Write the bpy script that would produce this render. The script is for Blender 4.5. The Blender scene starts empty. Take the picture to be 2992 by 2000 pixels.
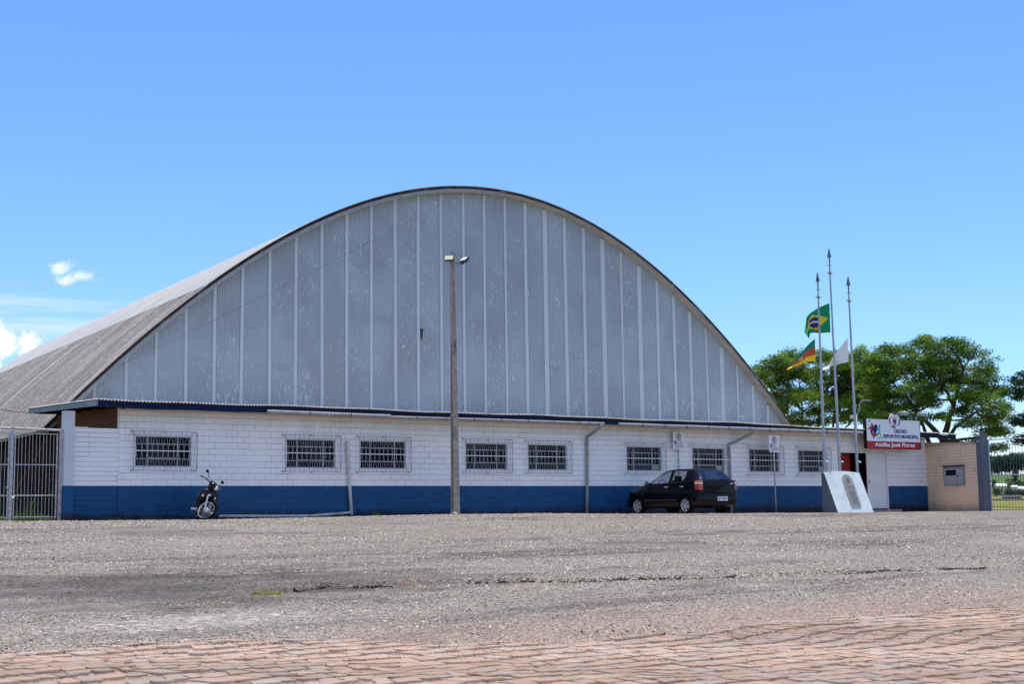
import bpy, bmesh, math, random
import numpy as np
from mathutils import Vector, Matrix, noise as mnoise
random.seed(7); RNG = np.random.default_rng(11)
PI = math.pi
sc = bpy.context.scene
COL = sc.collection

# ------------------------------------------------------------------ camera model
F_PX, CX, CY = 4060.14, 1496.0, 1000.0
CAM = Vector((0.0, -33.757, 0.091))
RT = Vector((0.8110554, -0.5848250, -0.0129909))
UP = Vector((-0.0604974, -0.1059473, 0.9925297))
FW = Vector((0.5818326, 0.8042107, 0.1213095))
def ray(u, v):
    return FW + RT * ((u - CX) / F_PX) + UP * ((CY - v) / F_PX)
def at(u, v, dep):
    return CAM + ray(u, v) * dep
def onY(u, v, y):
    d = ray(u, v); return CAM + d * ((y - CAM.y) / d.y)

# ------------------------------------------------------------------ mesh builder
class MB:
    def __init__(s): s.v = []; s.f = []; s.m = []
    def add(s, vs, fs, m=0):
        o = len(s.v); s.v += [tuple(p) for p in vs]
        for f in fs: s.f.append(tuple(i + o for i in f)); s.m.append(m)
    def quad(s, a, b, c, d, m=0): s.add([a, b, c, d], [(0, 1, 2, 3)], m)
    def box(s, x0, x1, y0, y1, z0, z1, m=0):
        s.add([(x0,y0,z0),(x1,y0,z0),(x1,y1,z0),(x0,y1,z0),(x0,y0,z1),(x1,y0,z1),(x1,y1,z1),(x0,y1,z1)],
              [(3,2,1,0),(4,5,6,7),(0,1,5,4),(1,2,6,5),(2,3,7,6),(3,0,4,7)], m)
    def obox(s, c, ax, ay, az, m=0):
        c, ax, ay, az = Vector(c), Vector(ax), Vector(ay), Vector(az)
        vs = [c + ax*i + ay*j + az*k for k in (-1,1) for j in (-1,1) for i in (-1,1)]
        s.add(vs, [(0,2,3,1),(4,5,7,6),(0,1,5,4),(1,3,7,5),(3,2,6,7),(2,0,4,6)], m)
    def tube(s, pts, r, n=8, m=0, caps=True):
        pts = [Vector(p) for p in pts]; k = len(pts)
        rs = r if isinstance(r, (list, tuple)) else [r]*k
        o = len(s.v); ref = None
        for i, p in enumerate(pts):
            t = (pts[min(i+1,k-1)] - pts[max(i-1,0)])
            if t.length < 1e-9: t = Vector((0,0,1))
            t.normalize()
            if ref is None:
                ref = Vector((0,0,1)) if abs(t.z) < .9 else Vector((1,0,0))
            a = (ref - t*ref.dot(t))
            if a.length < 1e-6: a = t.orthogonal()
            a.normalize(); b = t.cross(a); ref = a
            for j in range(n):
                q = 2*PI*j/n
                s.v.append(tuple(p + (a*math.cos(q) + b*math.sin(q))*rs[i]))
        for i in range(k-1):
            for j in range(n):
                j2 = (j+1) % n
                s.f.append((o+i*n+j, o+i*n+j2, o+(i+1)*n+j2, o+(i+1)*n+j)); s.m.append(m)
        if caps:
            s.f.append(tuple(o+j for j in reversed(range(n)))); s.m.append(m)
            s.f.append(tuple(o+(k-1)*n+j for j in range(n))); s.m.append(m)
    def lathe(s, prof, c, axis, n=24, m=0):
        # prof: (radius, along)
        axis = Vector(axis).normalized(); a = axis.orthogonal().normalized(); b = axis.cross(a); c = Vector(c)
        o = len(s.v); k = len(prof)
        for r, h in prof:
            for j in range(n):
                q = 2*PI*j/n
                s.v.append(tuple(c + axis*h + (a*math.cos(q)+b*math.sin(q))*r))
        for i in range(k-1):
            for j in range(n):
                j2 = (j+1) % n
                s.f.append((o+i*n+j, o+i*n+j2, o+(i+1)*n+j2, o+(i+1)*n+j)); s.m.append(m)
    def prism(s, poly, org, ex, ey, ez, t, m=0):
        # polygon in (ex,ey) plane at org, extruded by t along ez
        org, ex, ey, ez = Vector(org), Vector(ex), Vector(ey), Vector(ez); n = len(poly)
        a = [org + ex*x + ey*y for x, y in poly]; b = [p + ez*t for p in a]
        s.add(a + b, [tuple(range(n-1,-1,-1)), tuple(range(n,2*n))] + [(i,(i+1)%n,n+(i+1)%n,n+i) for i in range(n)], m)
    def xf(s, fn, start=0):
        for i in range(start, len(s.v)): s.v[i] = tuple(fn(Vector(s.v[i])))
    def build(s, name, mats, parent=None, smooth=False, local=False, sharp=None, cols=None):
        if not isinstance(mats, (list, tuple)): mats = [mats]
        me = bpy.data.meshes.new(name)
        off = Vector((0,0,0))
        if parent is not None and not local:
            p = parent
            while p is not None: off = off + Vector(p.location); p = p.parent
        me.from_pydata([(x-off.x, y-off.y, z-off.z) for x, y, z in s.v], [], s.f)
        for mt in mats: me.materials.append(mt)
        if len(mats) > 1: me.polygons.foreach_set('material_index', s.m)
        if smooth: me.polygons.foreach_set('use_smooth', [True]*len(me.polygons))
        me.update()
        if sharp: me.set_sharp_from_angle(angle=math.radians(sharp))
        o = bpy.data.objects.new(name, me); COL.objects.link(o)
        if parent is not None: o.parent = parent
        return o

def tag(o, label=None, cat=None, group=None, kind=None):
    if label: o['label'] = label
    if cat: o['category'] = cat
    if group: o['group'] = group
    if kind: o['kind'] = kind
    return o
def thing(name, loc, label, cat, group=None, rot=None):
    o = bpy.data.objects.new(name, None); COL.objects.link(o); o.location = loc
    if rot: o.rotation_euler = rot
    o.empty_display_size = .2
    return tag(o, label, cat, group)
def np_mesh(name, verts, faces, mats, cols=None, smooth=False, parent=None):
    """verts (N,3), faces (M,k) all the same k, cols (M,3) per-face colour"""
    me = bpy.data.meshes.new(name); N, (Mf, k) = len(verts), faces.shape
    me.vertices.add(N); me.vertices.foreach_set('co', np.ascontiguousarray(verts, dtype=np.float32).ravel())
    me.loops.add(Mf*k); me.loops.foreach_set('vertex_index', np.ascontiguousarray(faces, dtype=np.int32).ravel())
    me.polygons.add(Mf); me.polygons.foreach_set('loop_start', np.arange(0, Mf*k, k, dtype=np.int32))
    me.polygons.foreach_set('loop_total', np.full(Mf, k, dtype=np.int32))
    if smooth: me.polygons.foreach_set('use_smooth', np.ones(Mf, dtype=bool))
    for mt in (mats if isinstance(mats, (list, tuple)) else [mats]): me.materials.append(mt)
    me.update(calc_edges=True); me.validate()
    if cols is not None:
        at_ = me.color_attributes.new('tint', 'FLOAT_COLOR', 'CORNER')
        c4 = np.ones((Mf*k, 4), dtype=np.float32); c4[:, :3] = np.repeat(cols, k, axis=0)
        at_.data.foreach_set('color', c4.ravel())
    o = bpy.data.objects.new(name, me); COL.objects.link(o)
    if parent is not None: o.parent = parent
    return o

# ------------------------------------------------------------------ materials
class NT:
    def __init__(s, name):
        s.mat = bpy.data.materials.new(name); s.mat.use_nodes = True
        s.t = s.mat.node_tree; s.n = s.t.nodes; s.b = s.n['Principled BSDF']; s.out = s.n['Material Output']
    def link(s, a, b): s.t.links.new(a, b)
    def put(s, sock, val):
        if isinstance(val, bpy.types.NodeSocket): s.link(val, sock)
        elif isinstance(val, (tuple, list)) and len(val) == 3 and sock.type == 'RGBA': sock.default_value = (*val, 1)
        else: sock.default_value = val
    def math(s, op, a, b=0.0, c=None, clamp=False):
        n = s.n.new('ShaderNodeMath'); n.operation = op; n.use_clamp = clamp
        s.put(n.inputs[0], a); s.put(n.inputs[1], b)
        if c is not None: s.put(n.inputs[2], c)
        return n.outputs[0]
    def mix(s, fac, a, b, mode='MIX'):
        n = s.n.new('ShaderNodeMix'); n.data_type = 'RGBA'; n.blend_type = mode
        s.put(n.inputs[0], fac); s.put(n.inputs[6], a); s.put(n.inputs[7], b); return n.outputs[2]
    def pos(s):
        g = s.n.new('ShaderNodeNewGeometry'); return g.outputs['Position']
    def obj(s):
        g = s.n.new('ShaderNodeTexCoord'); return g.outputs['Object']
    def sep(s, v):
        n = s.n.new('ShaderNodeSeparateXYZ'); s.put(n.inputs[0], v); return n.outputs
    def comb(s, x, y, z):
        n = s.n.new('ShaderNodeCombineXYZ'); s.put(n.inputs[0], x); s.put(n.inputs[1], y); s.put(n.inputs[2], z); return n.outputs[0]
    def scale(s, v, k):
        n = s.n.new('ShaderNodeVectorMath'); n.operation = 'MULTIPLY'; s.put(n.inputs[0], v); n.inputs[1].default_value = k; return n.outputs[0]
    def noise(s, v, sc_, det=4, rough=.55, dist=0.0):
        n = s.n.new('ShaderNodeTexNoise'); s.put(n.inputs['Vector'], v); n.inputs['Scale'].default_value = sc_
        n.inputs['Detail'].default_value = det; n.inputs['Roughness'].default_value = rough; n.inputs['Distortion'].default_value = dist
        return n.outputs['Fac']
    def vor(s, v, sc_, out='Color', feat='F1'):
        n = s.n.new('ShaderNodeTexVoronoi'); n.feature = feat; s.put(n.inputs['Vector'], v); n.inputs['Scale'].default_value = sc_
        return n.outputs[out]
    def ramp(s, fac, stops):
        n = s.n.new('ShaderNodeValToRGB'); s.put(n.inputs[0], fac); r = n.color_ramp
        while len(r.elements) < len(stops): r.elements.new(.5)
        for e, (p, c) in zip(r.elements, stops):
            e.position = p; e.color = (*c, 1) if len(c) == 3 else c
        return n.outputs[0]
    def step(s, x, a, b):
        n = s.n.new('ShaderNodeMapRange'); n.interpolation_type = 'SMOOTHSTEP'; s.put(n.inputs[0], x)
        n.inputs[1].default_value = a; n.inputs[2].default_value = b; return n.outputs[0]
    def bump(s, h, strength=.3, dist=.02):
        n = s.n.new('ShaderNodeBump'); s.put(n.inputs['Height'], h); n.inputs['Strength'].default_value = strength
        n.inputs['Distance'].default_value = dist; s.link(n.outputs[0], s.b.inputs['Normal'])
    def fin(s, col, rough=.7, metal=0.0, spec=.3):
        s.put(s.b.inputs['Base Color'], col); s.put(s.b.inputs['Roughness'], rough)
        s.b.inputs['Metallic'].default_value = metal; s.b.inputs['Specular IOR Level'].default_value = spec
        return s.mat

def mat(name, col, rough=.6, var=.12, vs=4.0, bump=0.0, bs=40.0, metal=0.0, spec=.3, dirt=None, ds=1.5, da=.5):
    q = NT(name); p = q.pos()
    n = q.noise(p, vs, 5)
    a = tuple(max(0, c*(1-var)) for c in col); b = tuple(min(1, c*(1+var)) for c in col)
    c = q.mix(q.step(n, .3, .7), a, b)
    if dirt:
        d = q.step(q.noise(p, ds, 6, .65), .52, .72)
        c = q.mix(q.math('MULTIPLY', d, da), c, dirt)
    if bump: q.bump(q.noise(p, bs, 4), bump, .01)
    return q.fin(c, rough, metal, spec)

M = {}
M['white_metal'] = mat('white_painted_metal', (.46,.45,.46), .6, .2, 14, dirt=(.17,.09,.05), ds=8, da=.8)
M['grey_metal'] = mat('grey_galvanised_steel', (.36,.38,.41), .4, .15, 6, metal=.3)
M['dark_metal'] = mat('dark_metal', (.035,.036,.04), .5, .2, 10)
M['black'] = mat('black_plastic', (.006,.006,.007), .55, .2, 12, spec=.15)
M['rubber'] = mat('tyre_rubber', (.008,.008,.008), .9, .3, 30, bump=.3, bs=60, spec=.1)
M['alloy'] = mat('wheel_alloy', (.50,.51,.54), .35, .08, 20, metal=.5, spec=.5)
M['chrome'] = mat('polished_metal', (.72,.72,.74), .15, .05, 20, metal=1.0)
M['concrete_pole'] = mat('pole_concrete', (.35,.295,.235), .9, .22, 9, bump=.4, bs=60, dirt=(.20,.165,.13), ds=3.5, da=.6)
M['pvc'] = mat('pvc_pipe', (.56,.55,.53), .45, .12, 5, dirt=(.22,.2,.18), ds=3, da=.6)
M['pvc_grey'] = mat('grey_pipe', (.29,.29,.29), .45, .15, 5, dirt=(.16,.12,.09), ds=2.5, da=.6)
M['clamp'] = mat('pipe_clamp', (.1,.1,.1), .5, .2, 20)
M['sash'] = mat('window_sash_paint', (.40,.40,.42), .55, .2, 12, dirt=(.2,.15,.11), ds=7, da=.5)
M['grille'] = mat('window_grille_paint', (.38,.38,.40), .6, .2, 12, spec=.1, dirt=(.12,.08,.06), ds=8, da=.6)
M['grille_bar'] = mat('grille_bar_paint', (.7,.7,.71), .5, .1, 12)
M['rust'] = mat('rusty_iron', (.045,.018,.014), .9, .5, 6, dirt=(.24,.25,.26), ds=1.6, da=.85)
M['flashing'] = mat('flashing_sheet', (.27,.31,.35), .7, .25, 5, dirt=(.07,.022,.016), ds=5, da=.95)
M['red_paint'] = mat('red_door_paint', (.30,.02,.018), .5, .12, 3)
M['white_door'] = mat('white_door_paint', (.74,.73,.72), .5, .06, 1.5, dirt=(.5,.46,.42), ds=2.5, da=.3)
M['interior'] = mat('interior_plaster', (.10,.095,.09), .9, .2, 2)
M['floor_in'] = mat('interior_floor', (.07,.065,.06), .9, .2, 2)
M['navy'] = mat('navy_fascia_board', (.004,.012,.045), .7, .3, 2.5, spec=.15, dirt=(.012,.02,.04), ds=2, da=.6)
M['grey_board'] = mat('grey_rake_board', (.20,.24,.27), .7, .25, 3, dirt=(.1,.1,.08), ds=3, da=.5)
M['soffit'] = mat('soffit_boards', (.42,.40,.37), .8, .15, 2, dirt=(.2,.16,.12), ds=3, da=.5)
M['arch_soffit'] = mat('arch_soffit_boards', (.40,.37,.32), .8, .15, 2, dirt=(.2,.16,.12), ds=2, da=.5)
M['white_sign'] = mat('sign_white', (.76,.77,.80), .4, .04, 2)
M['sign_red'] = mat('sign_red', (.38,.010,.012), .4, .05, 2)
M['sign_navy'] = mat('sign_navy', (.012,.018,.13), .4, .05, 2)
M['sign_blue'] = mat('sign_blue', (.014,.02,.30), .4, .05, 2)
M['sign_green'] = mat('sign_green', (.12,.50,.27), .4, .05, 2)
M['sign_black'] = mat('sign_black', (.008,.008,.01), .5, .05, 2)
M['sign_gold'] = mat('sign_gold', (.55,.36,.05), .4, .05, 2)
M['text_white'] = mat('sign_lettering_white', (.8,.8,.8), .5, .03, 2)
M['text_grey'] = mat('sign_small_print', (.22,.25,.33), .5, .03, 2)
M['stencil'] = mat('pole_stencil', (.05,.045,.045), .9, .2, 30)
M['bark'] = mat('tree_bark', (.075,.06,.048), .95, .35, 8, bump=.6, bs=20)
M['bark_pale'] = mat('tree_bark_pale', (.11,.092,.075), .95, .35, 8, bump=.6, bs=20)
M['lens'] = mat('lamp_lens', (.68,.63,.45), .2, .08, 12, spec=.5)
M['lens_white'] = mat('lamp_lens_white', (.78,.76,.70), .2, .05, 12, spec=.5)
M['monument'] = mat('painted_concrete', (.58,.655,.66), .8, .09, 3, bump=.25, bs=25, dirt=(.52,.51,.45), ds=3.2, da=.5)
M['plaque'] = mat('metal_plaque', (.30,.285,.26), .55, .2, 12, metal=.35, bump=.5, bs=45)
M['plaque_rim'] = mat('plaque_rim', (.42,.40,.36), .5, .15, 12, metal=.35)
M['plaque_dark'] = mat('plaque_engraving', (.13,.12,.105), .7, .2, 20)
M['post_grey'] = mat('grey_painted_post', (.115,.13,.165), .6, .12, 3, dirt=(.07,.075,.085), ds=3, da=.5)
M['meter'] = mat('meter_box_enamel', (.35,.365,.39), .6, .12, 6, dirt=(.2,.17,.14), ds=7, da=.4)
M['flag_green'] = mat('flag_green', (.0,.27,.10), .8, .1, 5)
M['flag_dkgreen'] = mat('flag_dark_green', (.02,.22,.13), .8, .1, 5)
M['flag_yellow'] = mat('flag_yellow', (.80,.60,.01), .8, .06, 5)
M['flag_blue'] = mat('flag_blue', (.02,.03,.22), .8, .1, 5)
M['flag_red'] = mat('flag_red', (.62,.08,.03), .8, .08, 5)
M['flag_white'] = mat('flag_white', (.80,.78,.76), .8, .03, 5)
M['rope'] = mat('halyard_rope', (.5,.5,.5), .8, .1, 5)
M['brace'] = mat('red_oxide_rod', (.20,.06,.04), .8, .2, 6)
M['stone'] = mat('pale_stone', (.6,.5,.4), .9, .15, 20)
M['brass'] = mat('brass_finial', (.42,.32,.14), .4, .2, 20, metal=.5)
M['finial'] = mat('steel_finial', (.14,.15,.16), .45, .2, 20, metal=.4)
M['seat'] = mat('car_upholstery', (.01,.01,.012), .9, .2, 8, spec=.1)
M['roof_white'] = mat('white_house_roof', (.72,.72,.72), .7, .06, .3)
M['house_wall'] = mat('house_wall', (.42,.36,.30), .9, .15, .3)
M['cable'] = mat('cable_sheath', (.09,.09,.10), .7, .1, 5)

def car_paint():
    q = NT('dark_car_paint'); p = q.pos()
    z = q.sep(p)[2]
    dust = q.math('MULTIPLY', q.step(z, .55, .12), q.step(q.noise(p, 5, 5), .25, .7))
    c = q.mix(q.math('MULTIPLY', dust, .5), (.002,.003,.006), (.055,.034,.022))
    q.b.inputs['Coat Weight'].default_value = .24; q.b.inputs['Coat Roughness'].default_value = .07
    return q.fin(c, q.math('ADD', q.math('MULTIPLY', dust, .4), .30), .0, .06)
M['car_paint'] = car_paint()
M['car_trim'] = mat('car_grey_trim', (.03,.027,.025), .7, .2, 10)
def moto_paint():
    q = NT('black_gloss_paint'); q.b.inputs['Coat Weight'].default_value = .35; q.b.inputs['Coat Roughness'].default_value = .04
    return q.fin((.0025,.0025,.003), .3, 0, .15)
M['moto_paint'] = moto_paint()
def lens(name, col, rough=.15):
    q = NT(name); q.b.inputs['Coat Weight'].default_value = .6
    v = q.noise(q.pos(), 40, 2)
    return q.fin(q.mix(v, tuple(c*.75 for c in col), col), rough, 0, .5)
M['tail_red'] = lens('tail_lamp_red', (.55,.015,.012))
M['tail_amber'] = lens('tail_lamp_amber', (.70,.13,.015))
M['tail_clear'] = lens('tail_lamp_clear', (.75,.72,.75))
M['head_glass'] = lens('headlamp_glass', (.78,.80,.84), .1)

def glass(name, tint, refl=.12, rough=.02):
    q = NT(name)
    tr = q.n.new('ShaderNodeBsdfTransparent'); tr.inputs[0].default_value = (*tint, 1)
    gl = q.n.new('ShaderNodeBsdfGlossy'); gl.inputs['Roughness'].default_value = rough; gl.inputs[0].default_value = (.9,.92,.95,1)
    lw = q.n.new('ShaderNodeLayerWeight'); lw.inputs[0].default_value = .5
    fac = q.math('ADD', q.math('MULTIPLY', q.math('POWER', lw.outputs['Facing'], 4.0), .6), refl + .04, clamp=True)
    mx = q.n.new('ShaderNodeMixShader'); q.link(fac, mx.inputs[0]); q.link(tr.outputs[0], mx.inputs[1]); q.link(gl.outputs[0], mx.inputs[2])
    q.link(mx.outputs[0], q.out.inputs['Surface']); return q.mat
M['car_glass'] = glass('car_side_glass', (.72,.76,.80), .0)
M['rear_glass'] = glass('car_rear_glass', (.10,.11,.16), .06)
def pane_mat():
    q = NT('dark_window_pane'); p = q.pos()
    c = q.mix(q.step(q.noise(p, 1.1, 4, .6), .42, .68), (.004,.006,.009), (.04,.046,.055))  # paler patches paint reflections and curtains into the pane
    return q.fin(c, .25, 0, .05)
M['pane'] = pane_mat()

def block_wall(name, split, bw, rh, x_off=0.0, white=(.90,.895,.885), blue=(.002,.09,.235), mort_amt=.6, ms=.0055):
    q = NT(name); p = q.pos(); x, y, z = q.sep(p)
    v = q.comb(q.math('ADD', q.math('ADD', x, q.math('MULTIPLY', y, 1.0)), x_off), q.math('SUBTRACT', z, .85), 0.0)
    wob = q.noise(p, 6, 2); 
    n = q.n.new('ShaderNodeTexBrick'); n.offset = .5
    nv = q.n.new('ShaderNodeVectorMath'); nv.operation = 'ADD'; q.put(nv.inputs[0], v)
    q.put(nv.inputs[1], q.comb(q.math('MULTIPLY', q.math('SUBTRACT', wob, .5), .012), q.math('MULTIPLY', q.math('SUBTRACT', q.noise(p, 3, 2), .5), .014), 0.0))
    q.put(n.inputs['Vector'], nv.outputs[0]); n.inputs['Scale'].default_value = 1
    n.inputs['Mortar Size'].default_value = ms; n.inputs['Mortar Smooth'].default_value = .3
    n.inputs['Brick Width'].default_value = bw; n.inputs['Row Height'].default_value = rh
    n.inputs['Color1'].default_value = (0,0,0,1); n.inputs['Color2'].default_value = (1,1,1,1); n.inputs['Mortar'].default_value = (.5,.5,.5,1)
    mort = n.outputs['Fac']; tone = n.outputs['Color']
    rowd = q.math('ABSOLUTE', q.math('SUBTRACT', q.math('FRACT', q.math('DIVIDE', q.math('SUBTRACT', z, .85), rh)), .5))
    mort = q.math('MULTIPLY', mort, q.math('ADD', .85, q.math('MULTIPLY', q.step(rowd, .40, .47), .15)))
    big = q.noise(p, .55, 5, .6); fine = q.noise(p, 9, 5, .65)
    wv = q.math('ADD', q.math('MULTIPLY', tone, .12), q.math('MULTIPLY', q.step(big, .3, .75), .30))
    w = q.mix(wv, white, tuple(c*.72 for c in white))
    # brown runs and dust under the roof, plus warm ground bounce tinted in
    run = q.noise(q.scale(p, (2.6, 1, .35)), 1.0, 6, .65)
    top = q.math('MULTIPLY', q.step(q.math('ADD', z, q.math('MULTIPLY', q.math('SUBTRACT', run, .5), 1.1)), 2.15, 2.8), .28)
    w = q.mix(top, w, (.50,.385,.30))
    spots = q.step(q.noise(q.scale(p, (3.2, 3.2, 1.1)), 1.6, 6, .7), .61, .76)
    w = q.mix(q.math('MULTIPLY', spots, .55), w, (.27,.2,.15))
    bl = q.mix(q.math('ADD', q.math('MULTIPLY', tone, .4), q.math('MULTIPLY', fine, .6)), blue, tuple(c*.5 for c in blue))
    bl = q.mix(q.math('MULTIPLY', q.step(big, .45, .7), .10), bl, (.03,.12,.22))
    splash = q.math('MULTIPLY', q.step(q.math('ADD', z, q.math('MULTIPLY', q.math('SUBTRACT', q.noise(p, 2.6, 7, .75), .5), .62)), .24, .03), .92)
    bl = q.mix(splash, bl, (.012,.010,.012))
    peel = q.math('MULTIPLY', q.step(q.noise(p, 5.5, 5, .7), .68, .74), q.step(z, .34, .10))
    bl = q.mix(peel, bl, (.10,.028,.02))
    edge = q.math('ADD', z, q.math('MULTIPLY', q.math('SUBTRACT', fine, .5), .012))
    c = q.mix(q.step(edge, split-.006, split+.006), bl, w)
    mfac = q.math('MULTIPLY', mort, q.math('ADD', mort_amt*.45, q.math('MULTIPLY', q.step(q.noise(p, 1.1, 4, .6), .35, .7), mort_amt)))
    c = q.mix(mfac, c, q.mix(q.step(z, split-.006, split+.006), (.004,.03,.095), (.235,.165,.12)))
    h = q.math('SUBTRACT', q.math('MULTIPLY', fine, .12), mort)
    q.bump(h, .75, .012)
    return q.fin(c, .62, 0, .3)
M['wall'] = block_wall('painted_block_wall', .85, .32, .16)
M['thin_wall'] = block_wall('painted_thin_brick_wall', .85, 1.4, .119, .3, ms=.007)
M['pillar'] = block_wall('painted_pillar', .85, 40.0, 40.0, 3.1, white=(.60,.62,.66))

def tan_wall():
    q = NT('tan_brick_wall'); p = q.pos(); x, y, z = q.sep(p)
    n = q.n.new('ShaderNodeTexBrick'); n.offset = .5
    q.put(n.inputs['Vector'], q.comb(q.math('ADD', y, q.math('MULTIPLY', q.noise(p, 4, 2), .03)), q.math('ADD', z, q.math('MULTIPLY', q.noise(p, 2.5, 2), .03)), 0.0))
    n.inputs['Scale'].default_value = 1; n.inputs['Mortar Size'].default_value = .006; n.inputs['Mortar Smooth'].default_value = .3
    n.inputs['Brick Width'].default_value = .26; n.inputs['Row Height'].default_value = .112
    n.inputs['Color1'].default_value = (0,0,0,1); n.inputs['Color2'].default_value = (1,1,1,1)
    c = q.mix(q.math('MULTIPLY', n.outputs['Color'], .5), (.86,.64,.44), (.78,.585,.42))
    c = q.mix(q.math('MULTIPLY', q.step(q.noise(p, 1.2, 6, .65), .48, .7), .45), c, (.47,.38,.30))
    mk = q.math('MULTIPLY', q.step(q.noise(q.scale(p, (1, 1, 1.5)), 7, 5, .7), .64, .72), .75)
    c = q.mix(mk, c, (.15,.12,.095))
    c = q.mix(q.math('MULTIPLY', q.step(q.math('ADD', z, q.math('MULTIPLY', q.noise(p, 4, 5), .5)), .62, .05), .6), c, (.17,.15,.125))
    c = q.mix(q.math('MULTIPLY', q.step(q.math('ADD', z, q.math('MULTIPLY', q.noise(p, 5, 5), .3)), 2.36, 2.6), .6), c, (.12,.10,.08))
    mf = q.math('MULTIPLY', n.outputs['Fac'], q.math('ADD', .15, q.math('MULTIPLY', q.step(z, .7, 1.3), .55)))
    c = q.mix(mf, c, (.17,.125,.09))
    q.bump(q.math('SUBTRACT', q.math('MULTIPLY', q.noise(p, 20, 4), .2), n.outputs['Fac']), .6, .012)
    return q.fin(c, .8, 0, .2)
M['tan_wall'] = tan_wall()

def gable_mat():
    q = NT('grey_corrugated_sheet'); p = q.pos(); x, y, z = q.sep(p)
    sheet = q.n.new('ShaderNodeTexWhiteNoise'); sheet.noise_dimensions = '2D'
    q.put(sheet.inputs['Vector'], q.comb(q.math('FLOOR', q.math('DIVIDE', x, .9)), q.math('FLOOR', q.math('DIVIDE', z, 2.4)), 0.0))
    c = q.mix(sheet.outputs[0], (.325,.375,.445), (.375,.43,.50))
    c = q.mix(q.step(q.noise(p, .5, 5, .6), .35, .7), c, (.30,.33,.375))
    # chalky flakes: short vertical scuffs in loose swarms
    swarm = q.step(q.noise(p, .6, 4, .7), .44, .58)
    fl = q.step(q.noise(q.scale(p, (13, 13, 4.2)), 1.0, 4, .78), .565, .63)
    fl2 = q.step(q.noise(q.scale(p, (10, 10, 6)), 1.0, 3, .6), .64, .69)
    low = q.step(z, 4.6, 3.2)
    k = q.math('MULTIPLY', fl, q.math('ADD', q.math('MULTIPLY', swarm, .62), q.math('MULTIPLY', low, .5)), clamp=True)
    k = q.math('MAXIMUM', k, q.math('MULTIPLY', fl2, q.math('MULTIPLY', swarm, .75)))
    c = q.mix(k, c, (.72,.74,.76))
    drip = q.math('MULTIPLY', q.step(q.noise(q.scale(p, (5, 5, .35)), 1.0, 5, .7), .56, .70), q.step(q.noise(p, .3, 3), .40, .62))
    c = q.mix(q.math('MULTIPLY', drip, .28), c, (.24,.235,.24))
    # lap seams of the sheets
    seam = q.math('ABSOLUTE', q.math('SUBTRACT', q.math('FRACT', q.math('DIVIDE', q.math('ADD', z, q.math('MULTIPLY', q.noise(p, 2, 2), .03)), 1.75)), .5))
    c = q.mix(q.math('MULTIPLY', q.step(seam, .012, .004), q.math('MULTIPLY', q.step(q.noise(p, 1.6, 3), .45, .6), .35)), c, (.45,.36,.3))
    return q.fin(c, .55, 0, .35)
M['gable'] = gable_mat()
def strip_mat():
    q = NT('pale_cover_strip'); p = q.pos()
    c = q.mix(q.noise(q.scale(p, (6,6,.8)), 1.0, 5), (.45,.49,.545), (.54,.58,.635))
    c = q.mix(q.math('MULTIPLY', q.step(q.noise(q.scale(p, (9,9,3)), 1.0, 4, .7), .6, .7), .6), c, (.70,.72,.74))
    nail = q.step(q.noise(p, 9, 2), .72, .76)
    c = q.mix(q.math('MULTIPLY', nail, .5), c, (.2,.2,.2))
    return q.fin(c, .55, 0, .35)
M['strip'] = strip_mat()
def vault_mat(name, old):
    q = NT(name); p = q.pos(); x, y, z = q.sep(p)
    x = q.math('SUBTRACT', x, q.math('MULTIPLY', q.math('SUBTRACT', y, 5.0), .0734))
    # streaks run down the slope: stretch along x/z, tight along y
    st = q.noise(q.comb(q.math('MULTIPLY', x, .16), q.math('MULTIPLY', y, 1.5), 0.0), 1.0, 6, .65)
    wide = q.noise(q.comb(q.math('MULTIPLY', x, .10), q.math('MULTIPLY', y, .42), 3.0), 1.0, 4, .6)
    gr = q.noise(p, 6.5, 5, .8)
    if old:
        c = q.ramp(st, [(.25,(.14,.118,.10)), (.48,(.215,.19,.168)), (.72,(.34,.312,.285))])
        pale = q.step(q.math('ADD', wide, q.math('MULTIPLY', q.math('SUBTRACT', st, .5), .5)), .56, .70)
        c = q.mix(q.math('MULTIPLY', pale, .8), c, (.42,.42,.405))
        c = q.mix(q.math('MULTIPLY', q.step(gr, .58, .68), .7), c, (.60,.585,.56))
        c = q.mix(q.math('MULTIPLY', q.step(gr, .42, .30), .55), c, (.10,.085,.073))
    else:
        c = q.mix(q.step(st, .3, .7), (.35,.345,.33), (.51,.505,.49))
        c = q.mix(q.math('MULTIPLY', q.step(wide, .5, .7), .3), c, (.44,.43,.41))
    if old:
        blot = q.step(q.noise(q.comb(q.math('MULTIPLY', x, .55), q.math('MULTIPLY', y, 1.6), 0.0), 1.0, 7, .75), .46, .66)
        c = q.mix(q.math('MULTIPLY', blot, .55), c, (.115,.095,.082))
        grain = q.noise(p, 11, 3, .7)
        c = q.mix(q.math('MULTIPLY', q.step(grain, .57, .66), .6), c, (.55,.53,.50))
    q.bump(gr, .3, .02)
    return q.fin(c, .85, 0, .2)
M['vault_old'] = vault_mat('weathered_vault_sheet', True)
M['vault_new'] = vault_mat('pale_vault_sheet', False)
def roof_mat():
    q = NT('annex_roof_sheet'); p = q.pos()
    c = q.mix(q.noise(p, 2.2, 5), (.42,.39,.33), (.66,.63,.56))
    c = q.mix(q.math('MULTIPLY', q.step(q.noise(p, 6, 4, .7), .55, .68), .7), c, (.09,.085,.06))
    return q.fin(c, .85, 0, .2)
M['annex_roof'] = roof_mat()
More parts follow.
